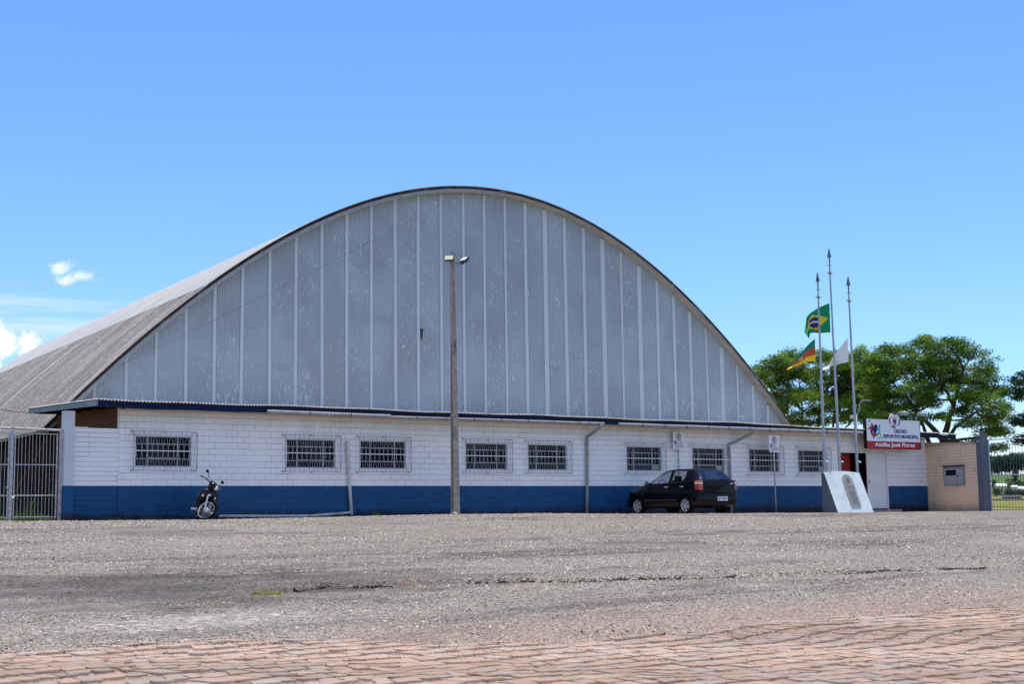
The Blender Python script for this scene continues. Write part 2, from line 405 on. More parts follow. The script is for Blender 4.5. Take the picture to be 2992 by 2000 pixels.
def brown_wall():
    q = NT('brown_timber_cladding'); p = q.pos(); x, y, z = q.sep(p)
    w = q.math('FRACT', q.math('DIVIDE', q.math('ADD', x, y), .16))
    g = q.step(q.math('ABSOLUTE', q.math('SUBTRACT', w, .5)), .42, .5)
    d = q.math('FRACT', q.math('DIVIDE', q.math('SUBTRACT', z, q.math('MULTIPLY', q.math('SUBTRACT', x, y), .10)), .42))
    g2 = q.step(q.math('ABSOLUTE', q.math('SUBTRACT', d, .5)), .46, .49)
    c = q.mix(q.noise(q.scale(p, (9,9,1)), 1, 4), (.105,.030,.015), (.15,.046,.024))
    c = q.mix(q.math('MULTIPLY', q.math('MAXIMUM', q.math('MULTIPLY', g, .4), g2), .8), c, (.05,.02,.012))
    return q.fin(c, .8, 0, .2)
M['brown'] = brown_wall()
M['brown_shaded'] = mat('shade_darkened_boards', (.020,.009,.006), .9, .35, 3, spec=.03)  # deep shade of the recess put into the board colour

def gravel_mat():
    q = NT('gravel_yard'); p = q.pos(); x, y, z = q.sep(p)
    cell = q.sep(q.vor(p, 48, 'Color'))[0]
    cell2 = q.sep(q.vor(p, 95, 'Color'))[1]
    mixc = q.math('ADD', q.math('MULTIPLY', cell, .6), q.math('MULTIPLY', cell2, .4))
    c = q.ramp(mixc, [(.15,(.036,.030,.025)), (.36,(.135,.115,.095)), (.6,(.25,.216,.18)), (.85,(.41,.36,.30))])
    big = q.noise(p, .22, 5, .6); mid = q.noise(q.scale(p, (.5,1.4,1)), 1.0, 6, .65)
    # bitumen patches showing through the stone
    n3 = q.noise(q.scale(p, (.13,.55,1)), 1.0, 7, .74)
    # oily/darker ground left of the middle
    gx = q.math('DIVIDE', q.math('SUBTRACT', x, 6.3), 4.0); gy = q.math('DIVIDE', q.math('ADD', y, 18.2), 2.3)
    gd = q.math('ADD', q.math('MULTIPLY', gx, gx), q.math('MULTIPLY', gy, gy))
    blob = q.step(q.math('ADD', gd, q.math('MULTIPLY', q.math('SUBTRACT', q.noise(q.scale(p, (.7,1.3,1)), 1.0, 6, .7), .5), 5.5)), 1.7, -.3)
    dark = q.math('MAXIMUM', q.math('MULTIPLY', blob, 1.0), q.math('MULTIPLY', q.step(n3, .49, .62), .75))
    c = q.mix(dark, c, q.mix(.68, c, (.025,.023,.023)))
    lip = q.math('SUBTRACT', y, q.math('ADD', -18.3, q.math('MULTIPLY', q.math('SUBTRACT', n3, .5), 1.0)))
    c = q.mix(q.math('MULTIPLY', q.step(big, .5, .68), .22), c, (.33,.305,.285))
    for (px, py, rx, ry) in ((5.2,-21.35,1.15,.42),(12.9,-21.1,.55,.22),(13.5,-21.5,.35,.14),(14.9,-21.0,.6,.2),(17.0,-20.9,.6,.2)):
        ax = q.math('DIVIDE', q.math('SUBTRACT', x, px), rx); ay = q.math('DIVIDE', q.math('SUBTRACT', y, py), ry)
        r2 = q.math('ADD', q.math('MULTIPLY', ax, ax), q.math('MULTIPLY', ay, ay))
        pm = q.step(q.math('ADD', r2, q.math('MULTIPLY', q.math('SUBTRACT', q.noise(p, 5, 5, .7), .5), 2.4)), 1.2, .5)
        pm = q.math('MULTIPLY', pm, q.step(q.vor(p, 9, 'Distance', 'DISTANCE_TO_EDGE'), .03, .09))
        c = q.mix(q.math('MULTIPLY', pm, .35), c, q.mix(cell, (.30,.275,.24), (.56,.52,.465)))
    # red earth washed in by the wall and along the street
    red = q.math('MAXIMUM', q.step(q.math('ADD', y, q.math('MULTIPLY', q.math('SUBTRACT', mid, .5), 7)), -5.5, -1.5),
                 q.step(q.math('ADD', y, q.math('MULTIPLY', q.math('SUBTRACT', mid, .5), 2.2)), -22.0, -23.6))
    red = q.math('MAXIMUM', red, q.math('MULTIPLY', q.step(q.noise(p, .35, 5, .65), .58, .7), .6))
    c = q.mix(q.math('MULTIPLY', red, .45), c, q.mix(cell, (.20,.115,.08), (.42,.29,.225)))
    # grass of the field beyond the yard
    gz_ = q.math('MAXIMUM', q.step(x, 43.9, 44.6), q.step(y, .2, .8))
    gz_ = q.math('MAXIMUM', gz_, q.step(x, -55, -60))
    dist = q.math('SQRT', q.math('ADD', q.math('MULTIPLY', x, x), q.math('MULTIPLY', q.math('ADD', y, 33.8), q.math('ADD', y, 33.8))))
    g = q.ramp(q.noise(q.scale(p, (.06,.06,.06)), 1.0, 8, .7), [(.3,(.10,.155,.022)), (.5,(.21,.21,.035)), (.7,(.27,.24,.07))])
    g = q.mix(q.step(dist, 330, 380), g, (.075,.125,.04))
    c = q.mix(gz_, c, g)
    c = q.mix(q.math('MULTIPLY', q.math('MULTIPLY', q.step(x, 12.4, 11.6), q.step(y, .4, 1.0)), q.math('MULTIPLY', q.step(y, 9, 6), q.step(x, 0, 3))), c, (.05,.055,.02))
    c = q.mix(1.0, c, (1.14,1.125,1.115), 'MULTIPLY')
    h = q.math('ADD', q.math('MULTIPLY', cell, .6), q.math('MULTIPLY', q.noise(p, 25, 4), .8))
    q.bump(h, .8, .02)
    return q.fin(c, .95, 0, .15)
M['gravel'] = gravel_mat()
def tint_mat(name, rough=.9, bump=0.0, gloss=.15, trans=0.0):
    q = NT(name); a = q.n.new('ShaderNodeVertexColor'); a.layer_name = 'tint'; p = q.pos()
    c = q.mix(q.noise(p, 30 if not trans else 3, 4, .65), q.mix(1.0, a.outputs[0], (.72,.72,.72), 'MULTIPLY'), q.mix(1.0, a.outputs[0], (1.15,1.15,1.15), 'MULTIPLY'))
    if bump: q.bump(q.noise(p, 45, 4), bump, .01)
    q.fin(c, rough, 0, gloss)
    if trans:
        tl = q.n.new('ShaderNodeBsdfTranslucent'); q.link(q.mix(1.0, c, (1.1,1.25,.5), 'MULTIPLY'), tl.inputs[0])
        mx = q.n.new('ShaderNodeMixShader'); mx.inputs[0].default_value = trans
        q.link(q.b.outputs[0], mx.inputs[1]); q.link(tl.outputs[0], mx.inputs[2]); q.link(mx.outputs[0], q.out.inputs['Surface'])
    return q.mat
M['pebble'] = tint_mat('gravel_stone')
M['cobble'] = tint_mat('street_stone', .85, .35)
M['leaf'] = tint_mat('leaf_foliage', .6, 0, .25, .35)
M['grassblade'] = tint_mat('grass_blades', .7, 0, .2, .3)
M['street_dirt'] = mat('street_joint_dirt', (.10,.062,.042), .95, .4, 5, bump=.5, bs=50)

# ------------------------------------------------------------------ ground
def vnoise(x, y, seed=0):
    """cheap smooth value noise on arrays"""
    xi = np.floor(x).astype(np.int64); yi = np.floor(y).astype(np.int64); fx = x-xi; fy = y-yi
    fx = fx*fx*(3-2*fx); fy = fy*fy*(3-2*fy)
    def h(a, b):
        n = (a*374761393 + b*668265263 + seed*974711) & 0x7fffffff
        n = ((n ^ (n >> 13)) * 1274126177) & 0x7fffffff
        return ((n ^ (n >> 16)) & 0xffff)/65535.0
    return (h(xi,yi)*(1-fx)+h(xi+1,yi)*fx)*(1-fy) + (h(xi,yi+1)*(1-fx)+h(xi+1,yi+1)*fx)*fy
def fbm(x, y, seed=0, o=4):
    s = 0; a = .5
    for k in range(o):
        s = s + a*vnoise(x*2**k, y*2**k, seed+k); a *= .5
    return s/(1-.5**o)
def sstep(a, b, x):
    t = np.clip((x-a)/(b-a), 0, 1); return t*t*(3-2*t)
def street_edge(x):
    x = np.asarray(x, float)
    return np.interp(x, [3.2,4.6,5.5,6.5,7.4,9.5,11.4,14,20], [-22.48,-22.55,-22.8,-23.44,-24.1,-24.2,-24.0,-24.1,-24.4]) + (fbm(x*.9, x*0+3.1, 5)-.5)*.6 + (fbm(x*4, x*0+8.1, 9)-.5)*.8
def rut_y(x):
    x = np.asarray(x, float)
    return np.interp(x, [5,7.05,7.6,9.5,11,12.7,14.9,18], [-19.6,-19.3,-19.1,-19.2,-19.9,-19.95,-20.4,-20.8]) + (fbm(x*.6, x*0+1.7, 21)-.5)*.6 + (fbm(x*3, x*0+2.7, 23)-.5)*.2
def base_z(x, y):
    x = np.asarray(x, float); y = np.asarray(y, float)
    zb = np.interp(x, [-40, 8, 14, 21, 28, 35, 44, 60], [.02, .02, -.02, .03, -.05, -.08, -.13, -.12])
    t = sstep(-14, -5, y)
    slope = -.0511*(np.sqrt((np.minimum(y+5.0, 0))**2 + .09) - .3)
    near = zb*t + (-.06)*(1-t) + slope
    d = np.hypot(x, y+33.757)
    far = np.interp(d, [0, 40, 60, 250, 330, 600, 700, 1500], [-.12, -.12, -.02, 1.25, 3.0, 12.6, 13.4, 14])
    w = np.maximum(sstep(44.2, 50, x), np.maximum(sstep(6, 40, y), np.maximum(sstep(-40, -60, y)*0, sstep(-60, -90, x))))
    w = np.where(y < -40, 0, w)*np.where((x > 44.2) | (y > 1) | (x < -60), 1, 0)
    return near*(1-w) + far*w
def ground_z(x, y):
    z = base_z(x, y)
    yard = ((np.asarray(y) < 0) & (np.asarray(x) < 44)).astype(float)
    up = sstep(-.12, .12, np.asarray(y)-street_edge(x))
    z = z - .027*(1-up)*yard
    lump = (fbm(np.asarray(x)*.5, np.asarray(y)*.9, 31)-.5)*.06 + (fbm(np.asarray(x)*3, np.asarray(y)*3, 41)-.5)*.03
    fade = 1 - sstep(-4, -1.0, np.asarray(y))*.7
    z = z + lump*yard*up*fade
    r = sstep(-.03, .03, np.asarray(y)-rut_y(x))*sstep(6.4, 7.4, np.asarray(x))*sstep(19, 16, np.asarray(x))
    fall = sstep(2.2, .1, np.asarray(y)-rut_y(x))
    z = z + .055*r*fall*yard
    return z
def gz(x, y): return float(ground_z(np.array([x]), np.array([y]))[0])

xs = np.concatenate([np.linspace(-1400, -60, 12), np.linspace(-50, -8, 16), np.arange(-5, 20, .10), np.arange(20, 50, .25), np.linspace(51, 120, 24), np.linspace(130, 1400, 40)])
ys = np.concatenate([np.linspace(-900, -60, 8), np.linspace(-50, -37, 8), np.arange(-36, -27, .25), np.arange(-27, -14, .07), np.arange(-14, 1.2, .22), np.linspace(1.5, 60, 24), np.linspace(70, 1400, 44)])
GX, GY = np.meshgrid(xs, ys); GZ = ground_z(GX, GY)
nx, ny = len(xs), len(ys)
idx = np.arange(nx*ny).reshape(ny, nx)
fa = np.stack([idx[:-1,:-1].ravel(), idx[:-1,1:].ravel(), idx[1:,1:].ravel(), idx[1:,:-1].ravel()], 1)
g = np_mesh('ground', np.stack([GX.ravel(), GY.ravel(), GZ.ravel()], 1), fa, M['gravel'], smooth=True)
tag(g, 'grey gravel yard sloping up to the hall with grass field and hills beyond', 'ground', kind='structure')

# cobbled street: individual irregular stones laid in rows, one pavement
def build_street():
    V = []; Fq = []; Cc = []
    y = -31.5
    pal = [(.50,.385,.31),(.49,.37,.29),(.475,.385,.32),(.45,.385,.335),(.51,.375,.29),(.475,.345,.265),(.52,.41,.335),(.44,.37,.32),(.49,.375,.30)]
    row = 0
    while y < -21.6:
        dep = random.uniform(.19, .275)
        x = -3.0 + random.uniform(0, .2)
        while x < 24:
            w = random.uniform(.12, .205)
            if y + dep < float(street_edge(x))+.35 and y > -31:
                wob = .16*math.sin(x*.9+row*.35) + .10*math.sin(x*2.1+.6*row)
                yo = random.uniform(-.03, .03); dsc = random.uniform(.88, 1.06)
                skew = random.uniform(-.09, .07)
                gq = random.choice([.001,.002,.004,.006,.009,.017])
                pts = []
                for (a, b) in ((0,0),(.5,0),(1,0),(1,.5),(1,1),(.5,1),(0,1),(0,.5)):
                    px = x + gq + a*(w-2*gq) + (b-.5)*skew + random.uniform(-.018,.018)
                    py = y + yo + gq + b*(dep*dsc-2*gq) + wob + random.uniform(-.022,.022)
                    pts.append((px, py))
                cxm = sum(p[0] for p in pts)/8; cym = sum(p[1] for p in pts)/8
                zc = float(base_z(cxm, cym)) - .012 + random.gauss(0, .0013) - (.010 if random.random() < .05 else 0)
                tx, ty = random.gauss(0, .014), random.gauss(0, .016)
                o = len(V)
                for k, s_, dz in ((0, 1.0, -.05), (1, 1.0, -.003), (2, .955, 0.0)):
                    for (px, py) in pts:
                        qx = cxm + (px-cxm)*s_; qy = cym + (py-cym)*s_
                        V.append((qx, qy, zc + dz + (qx-cxm)*tx + (qy-cym)*ty + (random.gauss(0,.0014) if k == 2 else 0)))
                V.append((cxm, cym, zc + random.uniform(.000,.003)))
                c = random.choice(pal); c = (c[0]*.95, c[1]*.865, c[2]*.80); f = random.uniform(.88, 1.08)*(.93+.14*math.sin(x*1.3+y*2.1)); c = tuple(v*f for v in c)
                for k in (0, 1):
                    for j in range(8):
                        j2 = (j+1) % 8
                        Fq.append((o+k*8+j, o+k*8+j2, o+(k+1)*8+j2, o+(k+1)*8+j)); Cc.append(tuple(v*(.75 if k == 0 else 1) for v in c))
                for j in range(0, 8, 2):
                    Fq.append((o+16+j, o+16+j+1, o+16+(j+2) % 8, o+24)); Cc.append(c)
            x += w
        y += dep; row += 1
    return np.array(V), np.array(Fq), np.array(Cc)
sv, sf, scc = build_street()
st = np_mesh('cobbled_street', sv, sf, M['cobble'], scc)
tag(st, 'uneven reddish stone paved street along the bottom of the picture', 'street', kind='structure')

# loose stones on the yard
def build_stones():
    n = 260000
    # points inside the wedge the yard shows, denser near the street
    dep = 11.0 + (RNG.random(n)**1.25)*30
    lat = (RNG.random(n)-.5)*.80
    P = np.array(CAM)[None,:] + dep[:,None]*(np.array(FW)*0 + np.array([.5818,.8042,0])*1.0)[None,:] + (lat*dep)[:,None]*np.array([.8111,-.5848,0])[None,:]
    x, y = P[:,0], P[:,1]
    e = street_edge(x)
    clump = fbm(x*.8, y*1.6, 77)
    keep = (y > e-.25) & (y < -.35) & (x < 43.2) & (clump > .36 + .2*RNG.random(n))
    keep &= ~((((x-5.2)/1.1)**2 + ((y+21.35)/.40)**2 < 1) & (RNG.random(n) < .8))
    # a thin sprinkle over the street stones as well
    keep |= (y > e-3.0) & (y <= e) & (RNG.random(n) < .22*np.exp((y-e)/.7)+.02)
    x, y = x[keep], y[keep]
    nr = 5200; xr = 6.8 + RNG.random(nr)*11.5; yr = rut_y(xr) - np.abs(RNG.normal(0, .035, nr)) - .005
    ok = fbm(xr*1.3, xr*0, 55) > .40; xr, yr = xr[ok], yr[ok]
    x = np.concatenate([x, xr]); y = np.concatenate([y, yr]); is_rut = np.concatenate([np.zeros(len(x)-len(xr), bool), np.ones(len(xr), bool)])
    npale = 165; ap = RNG.random(npale)*6.283; rp = np.sqrt(RNG.random(npale)); xq = 5.2 + np.cos(ap)*rp*1.1*(1+.35*RNG.normal(0,1,npale)*(rp>.7)); yq = -21.35 + np.sin(ap)*rp*.42*(1+.4*RNG.normal(0,1,npale)*(rp>.7))
    x = np.concatenate([x, xq]); y = np.concatenate([y, yq]); is_rut = np.concatenate([is_rut, np.zeros(npale, bool)]); is_pale = np.arange(len(x)) >= len(x)-npale
    n = len(x); dd = np.hypot(x, y+33.757)
    s = np.exp(RNG.normal(math.log(.0082), .45, n))*np.clip(dd/20, .8, 1.35)
    on_street = y < street_edge(x)-.1
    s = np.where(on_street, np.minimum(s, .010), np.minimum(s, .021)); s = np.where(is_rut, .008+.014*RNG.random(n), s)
    s = np.where(is_pale, .03+.045*RNG.random(n), s)
    z = ground_z(x, y) + np.where(on_street, .048, 0)
    ang = RNG.random(n)*6.28
    tmpl = np.array([[1,0,0],[.25,.9,.05],[-.8,.55,0],[-.85,-.5,.05],[.3,-.95,0],[.35,.25,.75],[-.35,-.1,.8]])
    tri = np.array([[0,1,5],[1,2,6],[1,6,5],[2,3,6],[3,4,6],[4,5,6],[4,0,5]])
    J = tmpl[None]*(1+.25*(RNG.random((n,7,3))-.5))
    J[:,:,2] *= (.5+.6*RNG.random((n,1)))*np.where(is_pale, .28, 1.0)[:,None]
    ca, sa = np.cos(ang)[:,None], np.sin(ang)[:,None]
    X = (J[:,:,0]*ca - J[:,:,1]*sa)*s[:,None] + x[:,None]
    Y = (J[:,:,0]*sa + J[:,:,1]*ca)*s[:,None] + y[:,None]
    Z = J[:,:,2]*s[:,None] + z[:,None] - .002
    V = np.stack([X,Y,Z],2).reshape(-1,3)
    Fc = (tri[None] + (np.arange(n)*7)[:,None,None]).reshape(-1,3)
    pal = np.array([[.335,.292,.245],[.26,.226,.19],[.44,.388,.33],[.135,.117,.10],[.39,.288,.205],[.29,.208,.155],[.045,.04,.037],[.55,.50,.435]])
    pr = np.array([.25,.22,.12,.15,.07,.06,.11,.02])
    c = pal[RNG.choice(8, n, p=pr)]*(.72+.68*RNG.random((n,1)))*np.array([[1.0,1.01,1.04]])
    c = np.where(is_pale[:,None], np.array([[.42,.385,.335]])*(.55+.6*RNG.random((n,1))), c)
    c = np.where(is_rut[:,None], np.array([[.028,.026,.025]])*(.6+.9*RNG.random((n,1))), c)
    return V, Fc, np.repeat(c*np.where(((x-6.3)/4.0)**2 + ((y+18.2)/2.1)**2 < .9 + 2.6*(fbm(x*.9, y*2.0, 91)-.5), .42, 1.0)[:,None], 7, axis=0)
pv, pf, pc = build_stones()
pb = np_mesh('loose_gravel', pv, pf, M['pebble'], pc)
tag(pb, 'loose broken stones scattered over the yard', 'gravel', kind='stuff')

# grass and weeds as blades / small leaves
def blades(name, patches, label, cat, cols):
    V = []; Fq = []; Cc = []
    for (x0, y0, rx, ry, n, h, lean) in patches:
        for _ in range(n):
            a = random.random()*6.28; r = math.sqrt(random.random())
            x = x0 + math.cos(a)*r*rx; y = y0 + math.sin(a)*r*ry; z = gz(x, y)-.01
            hh = h*random.uniform(.4, 1.1); w = .004+.05*hh*random.uniform(.5,1)
            d = random.random()*6.28; lx, ly = math.cos(d)*hh*lean*random.random(), math.sin(d)*hh*lean*random.random()
            e = random.random()*3.14; ex, ey = math.cos(e)*w, math.sin(e)*w
            o = len(V)
            V += [(x-ex,y-ey,z),(x+ex,y+ey,z),(x+ex*.6+lx*.5,y+ey*.6+ly*.5,z+hh*.6),(x-ex*.6+lx*.5,y-ey*.6+ly*.5,z+hh*.6),
                  (x+lx*1.3+ex*.1,y+ly*1.3,z+hh),(x+lx*1.3-ex*.1,y+ly*1.3,z+hh)]
            c = random.choice(cols); f = random.uniform(.7,1.25); c = tuple(v*f for v in c)
            Fq += [(o,o+1,o+2,o+3),(o+3,o+2,o+4,o+5)]; Cc += [c, c]
    o = np_mesh(name, np.array(V), np.array(Fq), M['grassblade'], np.array(Cc))
    return tag(o, label, cat, kind='stuff')
gcol = [(.10,.20,.03),(.14,.24,.04),(.19,.26,.05),(.24,.26,.07)]
dry = [(.42,.34,.07),(.36,.31,.07),(.30,.29,.08),(.45,.38,.14)]
wall_tufts = []
for _ in range(58):
    x = random.choice([random.uniform(11.2, 16), random.uniform(14, 24), random.uniform(18, 35)])
    wall_tufts.append((x, random.uniform(-.5,-.15), random.uniform(.06,.22), .07, random.randint(8, 26), random.uniform(.035,.10), .6))
wall_tufts += [(19.4,-.5,.16,.08,60,.13,.5),(22.8,-.4,.05,.05,18,.24,.3),(26.1,-2.0,.5,.2,130,.05,.8),(26.5,-2.2,.3,.2,60,.05,.8),(13.0,-.5,.3,.1,90,.10,.6),(12.2,-.5,.2,.1,50,.09,.6),(11.9,-.4,.1,.1,25,.08,.6)]
blades('wall_foot_grass', wall_tufts, 'sparse green grass tufts along the foot of the blue wall', 'grass', gcol)
p1, p2, p3 = (7.05,-19.4), (6.15,-20.0), (5.5,-20.5)
yard = [(p1[0]-.1,p1[1]-.05,.17,.14,170,.065,1.2),(p1[0]-.25,p1[1]-.1,.10,.1,50,.035,1.4),(p2[0],p2[1],.2,.07,60,.028,1.6),(p3[0],p3[1],.1,.06,30,.025,1.6)]
for (u, v) in ((1650,1713),(1690,1716),(2280,1687)):
    d = ray(u, v); yy = -20.05
    x = CAM.x + d.x*(yy-CAM.y)/d.y; yard.append((x, yy, .12, .06, 40, .03, 1.5))
for _ in range(46):
    x = random.uniform(9.5, 15.5); y = float(street_edge(x)) - random.uniform(-.1, 2.0)
    yard.append((x, y, random.uniform(.05,.22), .02, random.randint(10,30), .022, 1.4))
blades('dry_grass_tufts', yard, 'small yellow grass tufts in the gravel and between the paving stones', 'grass', dry)
gate_weeds = [(random.uniform(8.6,11.0), random.uniform(.3,2.8), .3, .25, 40, random.uniform(.08,.22), .8) for _ in range(36)]
gate_weeds += [(10.5,1.1,.12,.10,14,.62,.35),(10.2,.9,.2,.14,26,.34,.6),(10.75,1.0,.16,.12,22,.3,.6)]
blades('gate_weeds', gate_weeds, 'bright green weeds growing behind the white barred gate', 'weeds', [(.09,.17,.02),(.12,.21,.025),(.17,.24,.035),(.06,.12,.02)])

# ------------------------------------------------------------------ arched sports hall
def arch_z(x):
    t = x-27.4
    return ((9.7016e-06*t - 1.76834e-05)*t - .0392809)*t*t + .0013256*t + 11.2356
AX0, AX1 = 11.98, 42.75
hall = thing('sports_hall', (27.4, 5.4, 0), 'large sports hall with a curved arch roof and grey corrugated end wall', 'sports hall')
HY0, HY1, GY_ = 5.0, 40.0, 5.38
SKEW = .0734      # the hall runs back a few degrees off square to its front
def skx(x, y): return x + (y-5.0)*SKEW
arch_x = [27.4 + (AX0-27.4 if k < 0 else AX1-27.4)*abs(k)/15.0 for k in range(-15, 16)]
def arch_strip(name, off_out, off_in, y0, y1, m, xa=-1e9, xb=1e9):
    """curved board following the arch between two normal offsets"""
    mb = MB(); P = []
    for i, x in enumerate([q for q in arch_x if xa <= q <= xb]):
        dz = (arch_z(x+.01)-arch_z(x-.01))/.02; n = Vector((-dz, 0, 1)).normalized()
        b = Vector((x, 0, arch_z(x)))
        P.append((b + n*off_out, b + n*off_in))
    for i in range(len(P)-1):
        (a, b), (c, d) = P[i], P[i+1]
        A = [Vector((skx(q.x, yy), yy, q.z)) for yy in (y0, y1) for q in (a, b, c, d)]
        mb.add(A, [(0,1,3,2),(4,6,7,5),(0,2,6,4),(1,5,7,3)] + ([(0,4,5,1)] if i == 0 else []) + ([(2,3,7,6)] if i == len(P)-2 else []))
    return mb.build(name, m, hall)
# vault sheets, corrugated round the arch
def vault(name, x0, x1, lift, m):
    n = 40 if x0 < 13 and x1 < 18 else 56
    X = np.linspace(x0, x1, n); Z = np.array([arch_z(x) for x in X])
    dz = np.gradient(Z, X); L = np.sqrt(1+dz*dz); nxv, nzv = -dz/L, 1/L
    Y = np.concatenate([np.arange(HY0-.02, 34, .0443), np.arange(34, HY1+.2, .3)])
    W = np.where(Y < 34, .022*np.cos(2*PI*Y/.177), 0) + lift
    XX = X[None,:] + W[:,None]*nxv[None,:]; ZZ = Z[None,:] + W[:,None]*nzv[None,:]; YY = np.repeat(Y[:,None], n, 1)
    ix = np.arange(len(Y)*n).reshape(len(Y), n)
    fa = np.stack([ix[:-1,:-1].ravel(), ix[:-1,1:].ravel(), ix[1:,1:].ravel(), ix[1:,:-1].ravel()], 1)
    v = np.stack([XX.ravel()-27.4+(YY.ravel()-5.0)*SKEW, YY.ravel()-5.4, ZZ.ravel()], 1)
    return np_mesh(name, v, fa, m, smooth=True, parent=hall)
vault('lower_roof_sheet', AX0, 16.95, .03, M['vault_old'])['label'] = 'weathered brown lower roof sheeting'
vault('roof', 16.78, 41.0, .046, M['vault_new'])['label'] = 'pale grey upper roof sheeting'
vault('lower_roof_sheet', 40.8, AX1, .03, M['vault_old'])
arch_strip('roof_soffit', -.03, -.06, HY0+.03, HY1, M['arch_soffit'])
arch_strip('arch_fascia', .025, -.04, HY0-.03, HY0+.03, M['rust'])['label'] = 'rusty curved edge board'
arch_strip('edge_flashing', -.041, -.125, HY0-.02, HY0+.03, M['flashing'], xb=27.5)['label'] = 'peeling grey blue flashing with rust runs'
arch_strip('edge_flashing', -.041, -.06, HY0-.02, HY0+.03, M['flashing'], xa=27.3)
arch_strip('edge_batten', -.126, -.148, HY0-.005, HY0+.05, M['arch_soffit'], xb=27.5)
# corrugated gable sheet
def gable():
    pit = .076*1.018; X = np.arange(12.9, 42.3, pit/6)
    Yv = GY_ + .013*np.cos(2*PI*X/pit)
    top = np.array([arch_z(x) for x in X]) - .06
    n = len(X); zs = [np.full(n, 2.75)] + [2.75 + (top-2.75)*k/4 for k in range(1, 5)]
    keep = top > 2.8; X, Yv = X[keep], Yv[keep]; zs = [z[keep] for z in zs]; n = len(X)
    V = np.concatenate([np.stack([X-27.4, Yv-5.4, z], 1) for z in zs]); ix = np.arange(5*n).reshape(5, n)
    fa = np.stack([ix[:-1,:-1].ravel(), ix[:-1,1:].ravel(), ix[1:,1:].ravel(), ix[1:,:-1].ravel()], 1)
    return np_mesh('gable_wall', V, fa, M['gable'], smooth=True, parent=hall)
gable()
sx = []; x = 13.53
while x < 26.3: sx.append(x); x += .9107
x = sx[-1]
while x < 35.0: x += .886; sx.append(x)
while x < 40.6: x += .826; sx.append(x)
for i, x in enumerate(sx):
    w = random.choice([.046,.052,.058,.05]) if i < 17 else random.choice([.045,.065,.095,.07])
    zt = min(arch_z(x-w), arch_z(x+w)) - .10
    mb = MB(); lean = random.uniform(-.03,.03)
    if zt < 3.0: continue
    vs = [(x-w+lean,GY_-.03,2.75),(x+w+lean,GY_-.03,2.75),(x+w,GY_-.03,zt),(x-w,GY_-.03,zt),
          (x-w+lean,GY_+.01,2.75),(x+w+lean,GY_+.01,2.75),(x+w,GY_+.01,zt),(x-w,GY_+.01,zt)]
    mb.add(vs, [(0,1,2,3),(1,5,6,2),(4,0,3,7),(3,2,6,7)])
    mb.build('cover_strip', M['strip'], hall)
# torn, bent edge on the sheeting near the middle
mb = MB()
mb.add([(24.50,GY_-.035,6.22),(24.60,GY_-.09,6.20),(24.57,GY_-.05,5.86),(24.53,GY_-.036,5.80)], [(0,1,2,3),(3,2,1,0)])
mb.build('bent_sheet_edge', M['dark_metal'], hall)
# timber end wall under the sheeting and the dark side wall with its braces
mb = MB(); mb.box(12.62, 42.0, GY_+.03, GY_+.13, 1.05, 2.85); mb.build('timber_wall', M['brown_shaded'], hall)
mb = MB(); mb.box(12.62, 12.72, GY_+.14, HY1, -.2, 2.75); mb.xf(lambda p: Vector((skx(p.x,p.y),p.y,p.z))); mb.build('side_wall', M['brown_shaded'], hall)
mb = MB(); mb.box(42.0, 42.1, GY_+.14, HY1, -.2, 2.75); mb.xf(lambda p: Vector((skx(p.x,p.y),p.y,p.z))); mb.build('side_wall', M['brown_shaded'], hall)
mb = MB(); mb.box(12.7, 42.0, HY1-.2, HY1-.1, -.2, 2.6)
for k in range(len(arch_x)-1):
    a, b = arch_x[k], arch_x[k+1]
    if arch_z(a) > 2.7 and arch_z(b) > 2.7:
        mb.quad((a,HY1-.15,2.6),(b,HY1-.15,2.6),(b,HY1-.15,arch_z(b)-.1),(a,HY1-.15,arch_z(a)-.1))
mb.xf(lambda p: Vector((skx(p.x,p.y),p.y,p.z))); mb.build('rear_wall', M['gable'], hall)
for y in (5.5, 8.4):
    mb = MB(); mb.tube([(12.05, y+2.6, .62),(12.30, y+.2, 2.25)], .019, 6); mb.build('brace_rod', M['brace'], hall)
mb = MB(); mb.tube([(13.9,4.9,4.3),(19,4.86,7.0),(25.6,4.9,10.7)], .0045, 5)
tag(mb.build('overhead_cable', M['cable']), 'thin dark cable running diagonally up across the grey end wall', 'cable')
p = onY(-140, 1145, 9.0); mb = MB(); a = Vector((11.7, 4.8, 2.95))
mb.tube([a + (p-a)*t - Vector((0,0,.16*math.sin(PI*t))) for t in (0,.2,.4,.6,.8,1)], .011, 5)
tag(mb.build('overhead_cable', M['cable']), 'thin cable from the left end of the low roof out over the white gate', 'cable')

# ------------------------------------------------------------------ low annex in front
annex = thing('annex_building', (28.0, 2.4, 0), 'long low annex of white and blue painted blocks with barred windows', 'building')
WT = .16     # wall thickness
WX = [12.755, 16.932, 19.187, 22.721, 24.978, 28.86, 31.70, 34.32, 36.735]; WW = 1.475; WZ0, WZ1 = 1.342, 2.098
DX0, DX1, DZ1 = 38.87, 41.50, 2.085
W0, W1, WTOP = 12.33, 43.79, 2.80
def wall_top(x): return WTOP if x < 42 else WTOP-.03
mb = MB()
cuts = sorted([W0, W1, DX0, DX1] + WX + [x+WW for x in WX])
for a, b in zip(cuts[:-1], cuts[1:]):
    mid = (a+b)/2
    hole = None
    for x in WX:
        if x < mid < x+WW: hole = (WZ0, WZ1)
    if DX0 < mid < DX1: hole = (-.2, DZ1)
    if hole is None: mb.box(a, b, 0, WT, -.25, WTOP)
    else:
        if hole[0] > -.1: mb.box(a, b, 0, WT, -.25, hole[0])
        mb.box(a, b, 0, WT, hole[1], WTOP)
mb.build('front_wall', M['wall'], annex)
